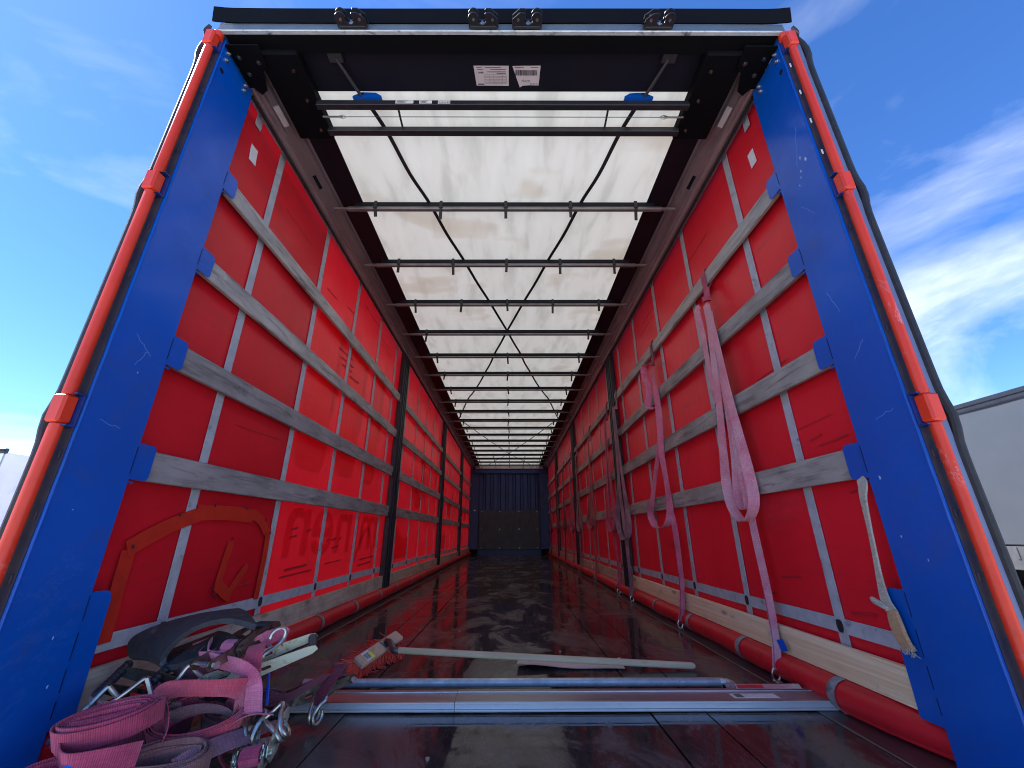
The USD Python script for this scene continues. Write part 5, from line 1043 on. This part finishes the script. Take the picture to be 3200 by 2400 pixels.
T = thing('draped_strap', 'rose strap folded along the front of the dark ratchet beside the rubber mat', 'lashing strap', (-0.82, 0.36, 0.25))
part(T, 'band', ribbon([(-0.90, 0.335, 0.272), (-0.885, 0.30, 0.262), (-0.865, 0.285, 0.248), (-0.83, 0.30, 0.246), (-0.78, 0.33, 0.265), (-0.735, 0.365, 0.286), (-0.705, 0.395, 0.285), (-0.70, 0.38, 0.255)], [(0.1, -0.35, 0.92)] * 8, 0.044, 0.0026, n=7), 'strap_rose')
T = thing('draped_strap', 'red strap bight curling round the left side of the front ratchet', 'lashing strap', (-0.72, 0.23, 0.06))
part(T, 'band', ribbon([(-0.64, 0.275, 0.112), (-0.69, 0.255, 0.120), (-0.730, 0.238, 0.105), (-0.750, 0.23, 0.070), (-0.738, 0.225, 0.034), (-0.70, 0.215, 0.012), (-0.655, 0.20, 0.010), (-0.625, 0.185, 0.025)], [(0.35, -0.80, 0.25)] * 8, 0.048, 0.0026, n=7), 'strap_red')
T = thing('draped_strap', 'free plum strap end with a cut pale edge, lying below the rose loop', 'lashing strap', (-0.75, 0.15, 0.06))
part(T, 'band', ribbon([(-0.685, 0.235, 0.080), (-0.715, 0.185, 0.082), (-0.742, 0.135, 0.080), (-0.762, 0.095, 0.072)], [(0.75, -0.35, -0.45)] * 4, 0.050, 0.0026, n=7), 'strap_plum')
part(T, 'cut_edge', ribbon([(-0.7615, 0.096, 0.0725), (-0.764, 0.091, 0.0712)], [(0.75, -0.35, -0.45)] * 2, 0.0505, 0.0034, n=2), 'strap_coral')

for lab, pts, wd, mt in (
    ('dark wine strap pushed under the rubber mat at the back of the heap', [(-0.98, 0.33, 0.19), (-0.93, 0.31, 0.205), (-0.86, 0.32, 0.20), (-0.80, 0.35, 0.205), (-0.75, 0.39, 0.21), (-0.70, 0.43, 0.17)], (0, -0.6, 0.8), 'strap_wine'),
    ('dark plum strap crossing the hollow of the rose loop', [(-0.93, 0.27, 0.10), (-0.89, 0.25, 0.125), (-0.84, 0.265, 0.13), (-0.79, 0.28, 0.12), (-0.75, 0.30, 0.09)], (0.1, -0.75, 0.65), 'strap_plum'),
    ('thin dark red strap trailing from the heap to the ratchet by the pipe', [(-0.72, 0.36, 0.12), (-0.68, 0.41, 0.105), (-0.65, 0.46, 0.115), (-0.62, 0.52, 0.125), (-0.60, 0.57, 0.11)], (0.5, -0.4, 0.75), 'strap_wine'),
    ('brown-grey strap fold lying on the floor under the magenta coil', [(-1.02, 0.10, 0.06), (-0.96, 0.06, 0.065), (-0.90, 0.05, 0.06), (-0.85, 0.07, 0.055), (-0.80, 0.11, 0.05)], (-0.1, -0.5, 0.85), 'strap_brown'),
    ('magenta strap fold squeezed between the magenta coil and the rose loop', [(-0.925, 0.215, 0.15), (-0.90, 0.19, 0.16), (-0.875, 0.175, 0.145), (-0.86, 0.165, 0.11), (-0.87, 0.16, 0.07)], (0.5, -0.6, 0.6), 'strap_magenta')):
    T = thing('draped_strap', lab, 'lashing strap', pts[2])
    part(T, 'band', ribbon(pts, [wd] * len(pts), 0.05, 0.0026, n=7), mt)

# ratchets
ratchet('shiny ratchet buckle standing at the front of the heap with strap wound on it', (-0.640, 0.198, 0.048), (-0.12, 0.78, 0.50), (0.97, 0.05, 0.20), 'zinc_worn', 'strap_magenta', 0.05, 0.086, 0.12)
ratchet('open zinc ratchet with its long pale handle raised, right of the heap', (-0.795, 0.325, 0.200), (0.90, 0.33, 0.30), (0.46, -0.77, -0.44), 'zinc_yellow', 'strap_red', 0.0, 0.056, 0.215)
ratchet('dark ratchet with a black ribbed grip lying beside the rubber mat', (-0.815, 0.305, 0.268), (0.33, 0.88, 0.33), (0.93, -0.35, 0.05), 'zinc_dark', 'strap_rose', 0.0, 0.078, 0.13)
ratchet('ratchet with a long black grip, far left of the heap by the blue post', (-0.979, 0.32, 0.150), (-0.85, -0.35, 0.32), (0.44, -0.83, -0.35), 'zinc_dark', 'strap_wine', 0.0, 0.074, 0.165, 0.145, roll=False)
ratchet('ratchet with a long black grip leaning below the rubber mat', (-0.849, 0.335, 0.165), (-0.85, -0.20, 0.34), (0.03, -0.92, -0.39), 'zinc_dark', 'strap_plum', 0.0, 0.074, 0.165, 0.125, roll=False)
ratchet('ratchet lying at the right edge of the heap against the pipe end', (-0.625, 0.595, 0.085), (-0.62, -0.75, -0.15), (0.78, -0.60, 0.05), 'zinc_dark', 'strap_wine', 0.1, 0.074, 0.15, 0.085)
T = thing('draped_strap', 'wine-red strap flap hanging over the end of the aluminium board', 'lashing strap', (-0.59, 0.55, 0.12))
part(T, 'band', ribbon([(-0.60, 0.62, 0.125), (-0.575, 0.585, 0.150), (-0.572, 0.545, 0.142), (-0.592, 0.505, 0.105), (-0.612, 0.485, 0.065)], [(0.75, -0.55, 0.3), (0.8, -0.5, 0.3), (0.85, -0.45, 0.25), (0.9, -0.4, 0.1), (0.9, -0.4, 0.1)], [0.045, 0.05, 0.05, 0.05, 0.046], 0.0026, n=7), 'strap_wine')

# hooks
claw_hook('double wire hook on the pink strap at the front of the heap', (-0.690, 0.268, 0.118), (0.20, -0.45, -0.75), (0.98, 0.1, 0.1), 0.052, 0.075, 0.0062)
claw_hook('double wire hook tangled beside the front ratchet, on its right', (-0.640, 0.27, 0.122), (0.55, -0.45, -0.45), (0.6, 0.2, 0.6), 0.05, 0.08, 0.0062)
claw_hook("double wire hook pointing down at the heap's far left by the blue post", (-1.065, 0.22, 0.180), (-0.50, -0.50, -0.62), (0.55, 0.3, -0.65), 0.050, 0.130, 0.0064)
claw_hook('double wire hook lying on the heap below the left black grip', (-0.985, 0.235, 0.190), (-0.85, -0.15, -0.45), (0.35, 0.1, -0.9), 0.050, 0.125, 0.0064)
claw_hook('double wire hook between the second black grip and the rose loop', (-0.880, 0.26, 0.220), (-0.60, -0.2, -0.70), (0.6, 0.2, -0.55), 0.050, 0.12, 0.0066)
claw_hook('double wire hook hanging over the end of the aluminium board', (-0.60, 0.498, 0.085), (-0.12, -0.45, -0.75), (0.9, -0.4, 0.1), 0.05, 0.07, 0.0060)
claw_hook('wire hook lying across the dark ratchet at the top of the heap', (-0.715, 0.305, 0.250), (0.45, 0.30, 0.55), (0.5, -0.75, 0.2), 0.035, 0.075, 0.0048)
